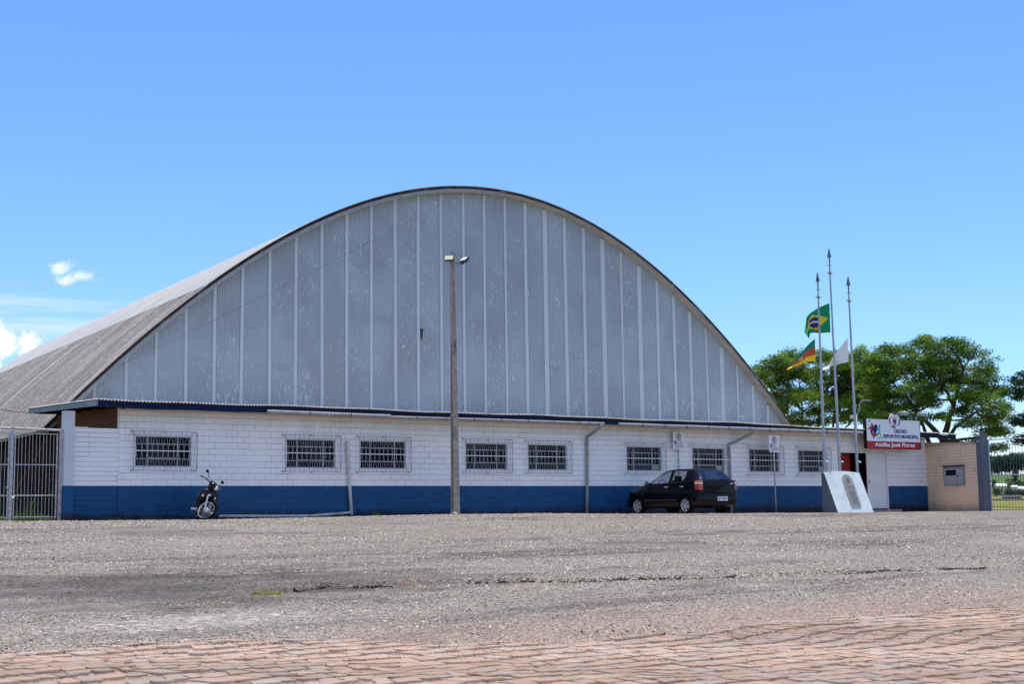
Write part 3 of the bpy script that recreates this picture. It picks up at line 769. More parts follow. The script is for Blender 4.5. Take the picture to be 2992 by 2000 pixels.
mb = MB(); mb.box(W1-WT, W1, WT, 4.9, -.25, WTOP); mb.build('end_wall', M['wall'], annex)
mb = MB(); mb.box(W0+.01, W0+WT, WT, 4.9, -.25, WTOP+.10); mb.build('end_wall', M['brown'], annex)['label'] = 'brown timber clad end wall'
mb = MB(); mb.box(W0+WT, W1-WT, WT+.001, 4.85, -.22, -.02); mb.build('floor', M['floor_in'], annex)
mb = MB(); mb.box(W0+WT, W1-WT, 4.75, 4.9, -.02, WTOP)
for x in (18.2, 22.0, 26.8, 31.2, 34.0, 38.5, 42.9): mb.box(x, x+.12, WT+.002, 4.74, -.02, WTOP-.01)
mb.build('inner_wall', M['interior'], annex)
# wavy roof sheet
def roof_edge_z(x): return 2.925 - (.0 if x < 33 else (x-33)*.0095) + .012*math.sin(x*.8) + .008*math.sin(x*2.3+1)
def roof_sheet():
    pit = .0886; X = np.arange(11.55, 45.05, pit/4)
    base = np.array([roof_edge_z(x) for x in X])
    jag = (vnoise(X/.35, X*0, 3)-.5)*.03
    Y = np.array([-.54, -.2, 1.5, 3.2, 4.95]); rows = []
    for k, y in enumerate(Y):
        z = base + .0256*(y+.54) + .019*np.cos(2*PI*X/pit) + .022
        yy = np.full(len(X), y) + (jag if k == 0 else 0)
        rows.append(np.stack([X-28, yy-2.4, z], 1))
    for k, y in reversed(list(enumerate(Y))):
        z = base + .0256*(y+.54) + .019*np.cos(2*PI*X/pit) + .008
        yy = np.full(len(X), y) + (jag if k == 0 else 0)
        rows.append(np.stack([X-28, yy-2.4, z], 1))
    V = np.concatenate(rows); n = len(X); r = len(rows); ix = np.arange(r*n).reshape(r, n); ix = np.concatenate([ix, ix[:1]])
    fa = np.stack([ix[:-1,:-1].ravel(), ix[:-1,1:].ravel(), ix[1:,1:].ravel(), ix[1:,:-1].ravel()], 1)
    return np_mesh('roof', V, fa, M['annex_roof'], parent=annex)
roof_sheet()
def fascia_seg(mb, x0, x1):
    z0, z1 = roof_edge_z(x0), roof_edge_z(x1)
    vs = [(x0,-.50,z0-.17),(x1,-.50,z1-.17),(x1,-.47,z1-.17),(x0,-.47,z0-.17),(x0,-.50,z0-.006),(x1,-.50,z1-.006),(x1,-.47,z1-.006),(x0,-.47,z0-.006)]
    mb.add(vs, [(3,2,1,0),(4,5,6,7),(0,1,5,4),(1,2,6,5),(2,3,7,6),(3,0,4,7)])
mb = MB(); x = 11.6
while x < 45.0: fascia_seg(mb, x, min(x+1.2, 45.0)); x += 1.2
mb.build('fascia_board', M['navy'], annex)
mb = MB()
for (x,) in ((11.57,),):
    z0 = roof_edge_z(x); z1 = z0+.0256*5.4
    vs = [(x,-.50,z0-.15),(x+.03,-.50,z0-.15),(x+.03,4.95,z1-.13),(x,4.95,z1-.13),(x,-.50,z0-.006),(x+.03,-.50,z0-.006),(x+.03,4.95,z1-.006),(x,4.95,z1-.006)]
    mb.add(vs, [(3,2,1,0),(4,5,6,7),(0,1,5,4),(1,2,6,5),(2,3,7,6),(3,0,4,7)])
mb.build('rake_board', M['grey_board'], annex)
mb = MB()
for k in range(6):
    y = .35+k*.85; mb.box(11.62, 44.9, y, y+.06, roof_edge_z(12)+.0256*(y+.5)-.12-.02, roof_edge_z(12)+.0256*(y+.5)-.03) if k < 1 else mb.box(11.62, 12.6, y, y+.06, roof_edge_z(12)+.0256*(y+.5)-.13, roof_edge_z(12)+.0256*(y+.5)-.03)
mb.build('purlin', M['brown_shaded'], annex)
mb = MB(); mb.box(12.34, 13.25, -.465, -.003, 2.735, 2.75); mb.box(14.55, 43.75, -.465, -.003, 2.742, 2.752); mb.box(13.25,14.55,-.465,-.36,2.735,2.75)
mb.build('eaves_soffit', M['soffit'], annex)
mb = MB(); mb.box(11.9, 12.3, .02, .06, 2.66, 2.70); mb.build('eaves_batten', M['sign_gold'], annex) if False else None
# gutters made of pipe lengths on dark clamps
def gutter(x0, z0, x1, z1, r, jig):
    mb = MB(); n = max(2, int((x1-x0)/.95)); rim = MB(); P = []
    for k in range(n+1):
        t = k/n; P.append(Vector((x0+(x1-x0)*t, -.565, z0+(z1-z0)*t + (random.uniform(-jig,jig) if 0 < k < n else 0))))
    for k in range(n):
        rr = r*(1+.05*(k % 2)); mb.tube([P[k] + Vector((.0,0,0)), P[k+1] + Vector((.02,0,0))], rr, 12)
    g = mb.build('gutter', M['pvc_grey'], annex, smooth=True, sharp=40)
    for k in range(1, n):
        c = MB(); c.tube([P[k]-Vector((.018,0,0)), P[k]+Vector((.018,0,0))], r*1.17, 12); c.build('gutter_clamp', M['clamp'], g)
    return g
gutter(16.08, 2.775, 19.79, 2.762, .052, .006)
gutter(19.70, 2.742, 27.46, 2.762, .040, .006)
gutter(28.08, 2.752, 39.50, 2.742, .054, .006)
mb = MB(); mb.tube([(27.40,-.565,2.765),(27.40,-.565,2.66),(27.79,-.30,2.60),(27.3,-.075,2.36),(27.235,-.075,2.30),(27.19,-.075,1.2),(27.10,-.075,-.02)], .052, 10)
mb.v = []; mb.f = []; mb.m = []
mb.tube([(27.36,-.565,2.76),(27.36,-.56,2.655),(27.22,-.07,2.37),(27.20,-.07,2.2),(27.18,-.07,1.0),(27.13,-.07,-.05)], .05, 10)
mb.build('downpipe', M['pvc_grey'], annex, smooth=True)
mb = MB(); mb.tube([(34.02,-.565,2.735),(34.0,-.55,2.62),(33.36,-.07,2.24),(33.33,-.07,2.1),(33.34,-.07,1.0),(33.345,-.07,-.12)], .048, 10)
mb.build('downpipe', M['pvc_grey'], annex, smooth=True)
mb = MB(); mb.tube([(18.735,-.09,2.07),(18.735,-.065,1.98),(18.80,-.065,1.0),(18.875,-.065,.05)], [.055,.046,.046,.048], 10)
tag(mb.build('drain_pipe', M['pvc'], smooth=True), 'pale plastic drain pipe standing against the wall between two windows', 'pipe')
mb = MB(); mb.tube([(14.95,-.16,.075),(16.6,-.15,.055),(17.6,-.13,.05),(18.87,-.10,.125)], .036, 10)
tag(mb.build('drain_pipe', M['pvc'], smooth=True), 'pale plastic pipe lying along the foot of the blue wall', 'pipe')

# windows
def make_window(i, X):
    mb = MB(); y0, y1 = .055, .085; b = .018
    X1 = X+WW; zm = (WZ0+WZ1)/2; xa, xb = X+WW*.225, X+WW*.765
    mb.box(X+.001, X+b*1.4, y0, y1, WZ0+.001, WZ1-.001); mb.box(X1-b*1.4, X1-.001, y0, y1, WZ0+.001, WZ1-.001)
    mb.box(X+b*1.4, X1-b*1.4, y0, y1, WZ0+.001, WZ0+b); mb.box(X+b*1.4, X1-b*1.4, y0, y1, WZ1-b, WZ1-.001)
    for x in (xa, xb): mb.box(x-b*.8, x+b*.8, y0-.004, y1, WZ0+b, WZ1-b)
    for z, h in ((WZ0+.19, b*.55), (WZ1-.19, b*.55)):
        mb.box(X+b*1.4, xa-b, y0+.003, y1, z-h, z+h); mb.box(xb+b, X1-b*1.4, y0+.003, y1, z-h, z+h)
        mb.box(xa+b, xb-b, y0+.001, y1, z-h*1.5, z+h*1.5)
    w = mb.build('window', M['sash'], annex)
    mb = MB(); mb.quad((X,.095,WZ0),(X1,.095,WZ0),(X1,.095,WZ1),(X,.095,WZ1)); mb.build('pane', M['pane'], w)
    # tilting vents of the middle bay
    opens = {0:[(1,.62)],1:[(2,.5),(1,.5)],5:[(2,.35),(1,.35)],6:[(2,.5),(1,.6)],7:[(2,.25)],8:[(2,.55),(1,.5)]}.get(i, [])
    for (r, a) in opens:
        zc = WZ0+.19+ (r-1)*.188 + .094; h = .088; v = MB()
        dy, dz = math.sin(a)*h, math.cos(a)*h
        for (s_, xx0, xx1) in ((-1, xa+b, xb-b), (1, xa+b, xb-b)):
            v.tube([(xx0, .07+s_*dy, zc+s_*dz),(xx1, .07+s_*dy, zc+s_*dz)], .011, 6)
        v.tube([(xa+b,.07-dy,zc-dz),(xa+b,.07+dy,zc+dz)], .009, 6); v.tube([(xb-b,.07-dy,zc-dz),(xb-b,.07+dy,zc+dz)], .009, 6)
        v.build('vent_sash', M['sash'], w)
    # welded security grille standing off the wall
    gm = MB(); yg = -.13; gx0, gx1, gz0, gz1 = X-.10, X1+.10, WZ0-.107, WZ1+.12; r = .008; zc = (gz0+gz1)/2
    for z in (gz0, gz1): gm.tube([(gx0,yg,z),(gx1,yg,z)], r, 5)
    for x in (gx0, gx1): gm.tube([(x,yg,gz0),(x,yg,gz1)], r*1.4, 5)
    for x in (gx0, gx1):
        for z in (gz0, gz1): gm.tube([(x,yg,z),(x,-.001,z)], r, 5)
    for x in ((gx0+gx1)/2,):
        for z in (gz0, gz1): gm.tube([(x,yg,z),(x,-.001,z)], r, 5)
    n = 12; st_ = (gx1-gx0)/n; rr = .0048
    for k in range(n):
        xm = gx0 + (k+.5)*st_
        for s_ in (-1, 1):
            xt = xm + s_*st_*.5*.86
            gm.tube([(xt,yg,gz1),(xm,yg,zc)], rr, 4); gm.tube([(xm,yg,zc),(xt,yg,gz0)], rr, 4)
    na = len(gm.m)
    for x in (gx0, (gx0+gx1)/2, gx1):
        for z in (gz0, gz1): gm.box(x-.02, x+.02, -.012, -.001, z-.016, z+.014)
    gm.m = [0]*na + [1]*(len(gm.m)-na)
    gr = gm.build('grille', [M['grille'], M['rust']], w)
    gb = MB(); gb.box(gx0, gx1, yg-.012, yg-.008, zc-.013, zc+.013); gb.build('grille_bar', M['grille_bar'], w)
    return w
for i, X in enumerate(WX): make_window(i, X)
for i in (5, 6, 8):   # pale curtain hem in the lower corner of some windows
    X = WX[i]; mb = MB(); mb.box(X+WW*.80, X+WW*.97, .0885, .0925, WZ0+.03, WZ0+.185); mb.build('curtain', M['soffit'], annex)
# door: white leaf closed, red leaf ajar
mb = MB(); mb.box(40.40, 41.44, .02, .065, .03, 2.045); d = mb.build('door_leaf', M['white_door'], annex); d['label'] = 'closed white door leaf'
mb = MB(); mb.box(40.47, 40.50, -.02, .02, .95, 1.08); mb.build('door_handle', M['grey_metal'], d)
mb = MB(); a = math.radians(22); ux, uy = math.cos(a), math.sin(a); w = 1.13
mb.obox((38.93+ux*w/2, .05+uy*w/2, 1.04), (ux*w/2, uy*w/2, 0), (-uy*.022, ux*.022, 0), (0,0,1.01))
d = mb.build('door_leaf', M['red_paint'], annex); d['label'] = 'red door leaf standing ajar'
mb = MB(); mb.box(38.872,38.925,-.012,.05,-.1,2.08); mb.box(41.45,41.498,-.012,.05,-.1,2.08); mb.box(38.925,41.45,-.012,.05,2.05,2.082); mb.build('door_frame', M['white_door'], annex)
mb = MB(); mb.box(38.6, 41.8, -.35, -.002, -.3, -.01); mb.build('door_step', M['concrete_pole'], annex)
mb = MB(); mb.tube([(43.94,-.56,2.80),(44.02,-.58,2.80)], .03, 8); mb.tube([(44.02,-.58,2.80),(44.05,-.58,2.80),(44.36,-.58,2.80),(44.40,-.58,2.80)], [.035,.05,.05,.02], 10)
tag(mb.build('bulb_lamp', M['white_sign'], smooth=True), 'white bulb lamp under the navy eaves beside the sign', 'lamp')

# ------------------------------------------------------------------ left boundary
mb = MB(); mb.box(11.17, 12.328, .02, .15, -.25, 2.27); mb.box(11.17, 11.55, .015, .155, 2.27, 2.295)
tag(mb.build('boundary_wall', M['thin_wall']), 'short white and blue wall of thin bricks between the gate pillar and the building', 'wall')
mb = MB(); mb.box(10.93, 11.165, -.14, .14, -.25, 2.665)
tag(mb.build('gate_pillar', M['pillar']), 'tall plain white and blue pillar beside the white barred gate', 'pillar')

lg = thing('entrance_gate', (10.2, .02, 0), 'white barred double gate with flaking paint left of the pillar', 'gate')
def gate_leaf(x0, x1, nbar, top):
    mb = MB(); y = .02; z0, z1 = .06, top
    mb.tube([(x0,y,z0),(x0,y,z1)], .018, 6); mb.tube([(x1,y,z0),(x1,y,z1)], .018, 6)
    for z in (z1, 1.355, .62, z0+.05): mb.tube([(x0,y,z),(x1,y,z)], .013, 6)
    lf = mb.build('leaf', M['white_metal'], lg)
    mb = MB()
    for k in range(1, nbar):
        x = x0+(x1-x0)*k/nbar; j = random.uniform(-.008,.008)
        mb.tube([(x+j,y-.004,z0),(x-j*.5,y-.004,(z0+z1)/2),(x+random.uniform(-.006,.006),y-.004,z1-.01)], .0062, 5)
    mb.build('bars', M['white_metal'], lf)
    return lf
lf = gate_leaf(9.80, 10.80, 12, 2.10)
gate_leaf(8.55, 9.66, 13, 2.10)
mb = MB(); mb.box(9.69, 9.755, -.015, .05, 0, 2.25); mb.build('post', M['white_metal'], lg)
mb = MB(); mb.tube([(8.4,.03,2.235),(9.72,.03,2.225),(10.92,.03,2.195)], .028, 8); mb.build('top_rail', M['white_metal'], lg)
mb = MB(); mb.box(10.86, 10.925, -.02, .05, 0, 2.2); mb.build('post', M['white_metal'], lg)
mb = MB(); mb.box(9.60, 9.74, -.045, -.02, .80, .83); mb.build('bolt', M['white_metal'], lg)
mb = MB(); mb.box(9.74, 9.80, -.05, -.015, .56, .62); mb.build('padlock', M['chrome'], lg)

# ------------------------------------------------------------------ right wing wall, post, side gate
mb = MB()
vs = [(43.83,-.004,-.4),(43.26,-2.62,-.4),(43.41,-2.65,-.4),(43.98,-.004,-.4),(43.83,-.004,2.50),(43.26,-2.62,2.37),(43.41,-2.65,2.37),(43.98,-.004,2.50)]
vs = [(x-(.055 if y > -1 else 0),y,z) for x,y,z in vs]
mb.add(vs, [(3,2,1,0),(4,5,6,7),(0,4,7,3),(0,1,5,4),(1,2,6,5),(2,3,7,6)])
tag(mb.build('wing_wall', M['tan_wall']), 'tan painted brick wall holding the grey meter box', 'wall')
wd = Vector((-.57,-2.616,0)).normalized(); wn = Vector((-wd.y*-1, wd.x*-1, 0)); wn = Vector((wd.y, -wd.x, 0)).normalized()
if wn.x > 0: wn = -wn
def onwall(s_, z, out=0.0): return Vector((43.83,-.004,0)) + wd*s_ + wn*out + Vector((0,0,z))
mtb = thing('meter_box', onwall(1.5, .85), 'grey electricity meter box with a dark window on the tan wall', 'meter box')
mb = MB(); c = onwall(1.50, 1.19, .03); mb.obox(c, wd*.56, wn*.03, Vector((0,0,.345))); mb.build('frame', M['plaque'], mtb)
mb = MB(); c = onwall(1.50, 1.18, .066); mb.obox(c, wd*.50, wn*.008, Vector((0,0,.295))); dr = mb.build('door', M['meter'], mtb)
mb = MB(); c = onwall(1.37, 1.31, .078); mb.obox(c, wd*.27, wn*.004, Vector((0,0,.10))); mb.build('viewing_window', M['pane'], dr)
mb = MB(); c = onwall(1.72, 1.18, .078); mb.obox(c, wd*.035, wn*.006, Vector((0,0,.035))); mb.obox(onwall(1.70,1.0,.078), wd*.004, wn*.003, Vector((0,0,.25))); mb.build('latch', M['dark_metal'], dr)
mb = MB(); mb.obox(onwall(1.50, 1.565, .05), wd*.57, wn*.06, Vector((0,0,.018))); mb.build('rain_hood', M['rust'], mtb)
gp = thing('gate_post', (43.36,-2.80,0), 'tall dark grey square post at the end of the tan wall', 'post')
mb = MB(); mb.obox((43.36,-2.80,1.20), wd*.135, wn*.15, Vector((0,0,1.47))); mb.build('shaft', M['post_grey'], gp)
mb = MB(); mb.obox((43.36,-2.80,2.68), wd*.145, wn*.16, Vector((0,0,.012))); mb.build('cap', M['post_grey'], gp)
for k in (-.05,.05):
    mb = MB(); mb.obox(Vector((43.36,-2.80,2.40)) + wd*k + wn*.153, wd*.02, wn*.004, Vector((0,0,.02))); mb.build('bolt_plate', M['white_sign'], gp)
mb = MB(); q = Vector((43.18,-2.73,2.64)); mb.tube([q, q+Vector((-.03,-.06,.02)), q+Vector((-.08,-.12,-.0))], [.03,.06,.065], 10); mb.tube([q+Vector((.08,0,-.02)), q], .02, 6)
tag(mb.build('security_light', M['white_sign'], smooth=True), 'small white light fixed to the top of the grey post', 'lamp')
sg = thing('side_gate', (43.6,-4.4,0), 'tall grey barred gate at the right edge beyond the grey post', 'gate')
def sgp(s_, z): return Vector((43.50 + .10*s_, -2.98 - s_, z))
mb = MB()
for z, r in ((2.45,.02),(1.165,.02),(-.06,.02)): mb.tube([sgp(0,z), sgp(3.6,z-.02)], r, 6)
mb.tube([sgp(0,-.1), sgp(0,2.46)], .028, 6); mb.tube([sgp(3.6,-.1), sgp(3.6,2.44)], .028, 6); mb.build('frame', M['grey_metal'], sg)
mb = MB(); k = .1
while k < 3.55: mb.tube([sgp(k,-.06), sgp(k,2.33)], .0085, 5); k += .118
mb.build('bars', M['post_grey'], sg)

# ------------------------------------------------------------------ lettering
def text_part(txt, w, h, org, ex, ey, m, name, parent, bold=.0, local=False):
    cu = bpy.data.curves.new('lettering', 'FONT'); cu.body = txt; cu.offset = bold; cu.resolution_u = 3
    to = bpy.data.objects.new('lettering_tmp', cu); COL.objects.link(to)
    dg = bpy.context.evaluated_depsgraph_get(); me = bpy.data.meshes.new_from_object(to.evaluated_get(dg))
    co = np.zeros(len(me.vertices)*3, dtype=np.float32); me.vertices.foreach_get('co', co); co = co.reshape(-1, 3)
    lo, hi = co.min(0), co.max(0); s = np.array([w/(hi[0]-lo[0]), h/(hi[1]-lo[1])])
    off = Vector((0,0,0))
    if parent is not None and not local:
        p = parent
        while p is not None: off = off + Vector(p.location); p = p.parent
    ex, ey = np.array(Vector(ex)), np.array(Vector(ey)); o0 = np.array(Vector(org) - off)
    q = o0[None] + ((co[:,0]-lo[0])*s[0])[:,None]*ex[None] + ((co[:,1]-lo[1])*s[1])[:,None]*ey[None]
    me.vertices.foreach_set('co', q.astype(np.float32).ravel()); me.update(); me.name = name
    me.materials.clear(); me.materials.append(m)
    bpy.data.objects.remove(to); bpy.data.curves.remove(cu)
    o = bpy.data.objects.new(name, me); COL.objects.link(o)
    if parent is not None: o.parent = parent
    return o

# ------------------------------------------------------------------ concrete light pole with two floodlights
PX, PY = 21.37, -1.45; PH = 7.36
pole = thing('light_pole', (PX, PY, 0), 'tall tapering concrete pole with rows of holes carrying two floodlights', 'pole')
def pw(z): return .10 + (.052-.10)*z/PH
def pd(z): return .078 + (.046-.078)*z/PH
def pxo(z): return PX - .04*z/PH
mb = MB()
def tap(xa, xb, ya, yb, z0, z1):
    """box whose x/y limits are fractions of the pole's half widths"""
    vs = [(pxo(z)+f*pw(z), PY+g_*pd(z), z) for z in (z0, z1) for f, g_ in ((xa,ya),(xb,ya),(xb,yb),(xa,yb))]
    mb.add(vs, [(3,2,1,0),(4,5,6,7),(0,1,5,4),(1,2,6,5),(2,3,7,6),(3,0,4,7)])
for z0, z1 in ((-.3,.22),(4.78,PH)): tap(-1,1,-1,1,z0,z1)
tap(-1,1,-1,-.52,.22,4.78); tap(-1,1,.52,1,.22,4.78); tap(-.25,.25,-.52,.52,.22,4.78)
for z in (1.05, 2.75): tap(-.97,.97,-.52,.52,z,z+.08)
hm = len(mb.m)
for k in range(24):
    z = 4.92 + k*.1
    mb.obox((pxo(z)-.005, PY-pd(z)-.001, z), (.010,0,0), (0,.0025,0), (0,0,.013))
    mb.obox((pxo(z)-pw(z)-.001, PY, z-.03), (.0025,0,0), (0,.008,0), (0,0,.011))
mb.m = [0]*hm + [1]*(len(mb.m)-hm); mb.build('shaft', [M['concrete_pole'], M['black']], pole)
zt = 4.50
text_part('CLARO', .36, .105, (pxo(zt)+.058, PY-pd(zt)-.003, zt), (0,0,1), (-1,0,0), M['stencil'], 'stencil_lettering', pole, .02)
mb = MB(); mb.obox((pxo(7.3),PY,7.39),(.045,0,0),(0,.04,0),(0,0,.03)); mb.build('cap', M['concrete_pole'], pole)
Rv, Fv = Vector((RT.x,RT.y,0)).normalized(), Vector((FW.x,FW.y,0)).normalized(); Zv = Vector((0,0,1))
def floodlight(name, c, ex, ey, label, lensm, armto):
    ex, ey = Vector(ex), Vector(ey); n = ex.cross(ey).normalized()
    if n.dot(CAM - Vector(c)) < 0: n = -n
    t = thing(name, c, label, 'floodlight', 'floodlights on the concrete pole')
    c = Vector(c); mb = MB()
    mb.obox(c - n*.03, ex, ey, n*.028); 
    for k in range(-3, 4): mb.obox(c - n*.075 + ex*(k/4), ex*.02, ey*.8, n*.02)
    mb.build('housing', M['dark_metal'], t)
    mb = MB(); mb.obox(c + n*.004, ex*.90, ey*.86, n*.005); mb.build('glass', lensm, t)
    mb = MB(); mb.tube([c - n*.06 - ey*.6, c - n*.10 - ey*1.1, Vector(armto)], .014, 6); mb.tube([c - n*.06, c - n*.02 + Vector((.0,0,-.1)), Vector(armto)+Vector((0,0,-.12))], .006, 5); mb.build('bracket', M['dark_metal'], t)
    return t
c = onY(1312, 753.5, -1.66); floodlight('floodlight', c, Rv*.128 - Fv*.04, Zv*.070 + Fv*.045, 'floodlight facing the yard with a cream lens, left one on the pole', M['lens'], (pxo(7.15), PY-pd(7.15), 7.12))
c = onY(1355, 757, -1.50); floodlight('floodlight', c, Rv*.085 - Fv*.10, Rv*.052 + Zv*.064 + Fv*.06, 'floodlight turned sideways on an arm, right one on the pole', M['lens_white'], (pxo(7.15)+pw(7.15), PY, 7.10))

# ------------------------------------------------------------------ parking signs
def parking_sign(x0, x1, z0, z1, y, label, n_lines):
    xm = (x0+x1)/2; w = x1-x0; h = z1-z0; zg = gz(xm, y)
    t = thing('parking_sign', (xm, y, zg), label, 'sign', 'parking signs by the wall')
    mb = MB(); mb.box(x0, x1, y-.006, y, z0, z1); pl = mb.build('plate', M['white_sign'], t)
    mb = MB(); mb.tube([(xm+.012, y+.03, zg-.2), (xm, y+.03, z1-.05)], .024, 10); mb.build('post', M['grey_metal'], t, smooth=True)
    yy = y-.008; cz = z0+h*.735; ro, ri = h*.215, h*.165
    mb = MB(); N = 28
    for k in range(N):
        a, b = 2*PI*k/N, 2*PI*(k+1)/N
        mb.quad((xm+ri*math.cos(a),yy,cz+ri*math.sin(a)),(xm+ro*math.cos(a),yy,cz+ro*math.sin(a)),(xm+ro*math.cos(b),yy,cz+ro*math.sin(b)),(xm+ri*math.cos(b),yy,cz+ri*math.sin(b)))
    mb.build('red_ring', M['sign_red'], pl)
    text_part('E', w*.22, h*.215, (xm-w*.10, yy-.001, cz-h*.107), (1,0,0), (0,0,1), M['sign_black'], 'letter', pl, .03)
    mb = MB(); bx, bz = x0+w*.09, z0+h*.31; mb.box(bx, bx+w*.23, yy, y-.0061, bz, bz+h*.19); mb.build('blue_symbol', M['sign_blue'], pl)
    mb = MB(); mb.box(bx+w*.10, bx+w*.14, yy-.002, yy-.0005, bz+h*.04, bz+h*.15); mb.box(bx+w*.07, bx+w*.17, yy-.002, yy-.0005, bz+h*.10, bz+h*.125)
    for k in range(n_lines): mb.box(bx+w*.28, bx+w*random.uniform(.55,.78), yy-.001, y-.0061, z0+h*(.455-.065*k), z0+h*(.485-.065*k), 1)
    for k in range(2): mb.box(x0+w*.2, x1-w*random.uniform(.12,.2), yy-.001, y-.0061, z0+h*(.20-.062*k), z0+h*(.235-.062*k), 1)
    mb.box(x0+w*.03, x1-w*.02, yy-.0005, y-.0061, z0+h*.262, z0+h*.274, 2); mb.box(x0+w*.03, x1-w*.02, yy-.0005, y-.0061, z0+h*.082, z0+h*.094, 2)
    mb.box(x0+w*.18, x0+w*.42, yy-.001, y-.0061, z0+h*.03, z0+h*.055, 1)
    mb.build('small_print', [M['text_white'], M['text_grey'], M['sign_red']], pl)
    return t
parking_sign(30.74, 31.235, 2.03, 2.60, -.13, 'white parking sign with a red ringed letter standing behind the dark car', 3)
parking_sign(34.79, 35.285, 1.985, 2.56, -.5, 'white parking sign on a bare grey post right of the car', 3)

# ------------------------------------------------------------------ monument with flagpoles
mx0, mx1 = 35.25, 37.0; zb = -.35
mon = thing('monument', (36.1, -2.7, 0), 'pale sloping concrete monument with an arched metal plaque', 'monument')
mb = MB(); N = 16; yb, ytf, ytb = -3.0-.12, -2.48, -2.36
def ztop(t):
    z = 1.235 + .055*math.sin(PI*min(1, t*1.02)) 
    if .15 < t < .24: z -= .065*(1-abs(t-.195)/.045)
    return z
X = [mx0 + (mx1-mx0)*k/(N*2) for k in range(N*2+1)]
fr = []; 
for x in X:
    t = (x-mx0)/(mx1-mx0); fr.append(((x-.05*(1-t)*0,yb,zb),(x,ytf,ztop(t)),(x,ytb,ztop(t)),(x,ytb,zb)))
for a, b in zip(fr[:-1], fr[1:]):
    mb.quad(a[0], b[0], b[1], a[1]); mb.quad(a[1], b[1], b[2], a[2]); mb.quad(a[2], b[2], b[3], a[3])
mb.quad(*[fr[-1][k] for k in (3,2,1,0)])
mb.build('slab', M['monument'], mon)
mb = MB(); mb.quad(*[fr[0][k] for k in (0,1,2,3)]); mb.quad(*[Vector(fr[0][k])+Vector((.01,0,0)) for k in (3,2,1,0)]); mb.build('side_face', M['post_grey'], mon)
sl = (Vector((0,ytf,1.24)) - Vector((0,yb,zb))).normalized(); sn = Vector((0,-sl.z,sl.y))
if sn.z < 0: sn = -sn
def onslab(x, s_, out=0.0):
    b = Vector((x, yb, zb)) + sl*s_; return b + sn*out
smax = (Vector((0,ytf,1.24)) - Vector((0,yb,zb))).length
def plaque_poly(w, s0, s1):
    r = w; pts = [(-w, s0), (w, s0), (w, s1-r)]
    pts += [(w*math.cos(a), s1-r+r*math.sin(a)) for a in np.linspace(0, PI, 13)[1:-1]] + [(-w, s1-r)]
    return pts
pcx = 36.22; lo_s = smax*.295; hi_s = smax*.955
mb = MB(); mb.prism([(x, y) for x, y in plaque_poly(.245, lo_s, hi_s)], Vector((pcx, yb, zb)) , (1,0,0), sl, sn, .045); pq = mb.build('plaque', M['plaque_rim'], mon)
mb = MB(); mb.prism([(x, y) for x, y in plaque_poly(.205, lo_s+.04, hi_s-.04)], Vector((pcx, yb, zb)) + sn*.0455, (1,0,0), sl, sn, .004); pf_ = mb.build('plaque_face', M['plaque'], pq)
mb = MB(); s_ = lo_s+.08
while s_ < hi_s-.42:
    wl = .16*random.uniform(.75,1.0); sk = abs(s_-(lo_s+.62)) < .05
    if not sk:
        c = onslab(pcx, s_, .0505); mb.obox(c, (wl,0,0), sl*.0065, sn*.001)
    s_ += .033
mb.obox(onslab(pcx, lo_s+.63, .0505), (.2,0,0), sl*.006, sn*.002)
for a in np.linspace(0, 2*PI, 13)[:-1]: mb.obox(onslab(pcx+.07*math.cos(a), hi_s-.24+.07*math.sin(a), .0505), (.016,0,0), sl*.016, sn*.001)
mb.obox(onslab(pcx, hi_s-.24, .0505), (.03,0,0), sl*.035, sn*.001)
mb.build('engraving', M['plaque_dark'], pf_)

def flagpole(x, top, lean, label, k):
    y = -2.2; zg = gz(x, y)
    t = thing('flagpole', (x, y, zg), label, 'flagpole', 'flagpoles behind the monument')
    tip = top - .62; mb = MB()
    hs = [zg-.2, 1.3, 4.2, 4.22, 6.2, 6.22, tip]; rs = [.050, .050, .047, .040, .038, .029, .026]
    mb.tube([(x+lean*h/8, y, h) for h in hs], rs, 10); mb.build('pole', M['grey_metal'], t, smooth=True, sharp=50)
    xx = x+lean*tip/8
    mb = MB(); mb.lathe([(0,.60),(.012,.57),(.066,.32),(.07,.28),(.024,.25),(.022,.0)], (xx, y, tip), (0,0,1), 4); mb.build('spear_tip', M['finial'], t)
    mb = MB(); mb.tube([(xx-.175,y,tip-.28+.02),(xx-.05,y,tip-.28),(xx+.05,y,tip-.28),(xx+.175,y,tip-.28+.02)], [.006,.022,.022,.006], 8); mb.tube([(xx-.12,y,tip-.01),(xx+.12,y,tip-.01)], .012, 8); mb.lathe([(.03,-.34),(.05,-.31),(.05,-.26),(.03,-.22)], (xx,y,tip), (0,0,1), 10); mb.build('cross_arm', M['brass'], t)
    mb = MB(); mb.tube([(x-.085,y-.03,1.5),(xx-.075,y-.03,tip-.3)], .005, 4); mb.build('halyard', M['rope'], t)
    mb = MB(); mb.obox((x+.05,y-.05,1.62), (.05,0,-.012), (0,.02,0), (0,0,.025)); mb.build('cleat', M['chrome'], t)
flagpole(35.60, 8.05, .04, 'flagpole with the green red and yellow flag, shorter left pole', 0)
flagpole(36.37, 8.94, -.10, 'tallest of the three steel flagpoles, in the middle', 1)
flagpole(37.25, 8.05, -.07, 'flagpole nearest the sign board, carrying the plain white flag', 2)

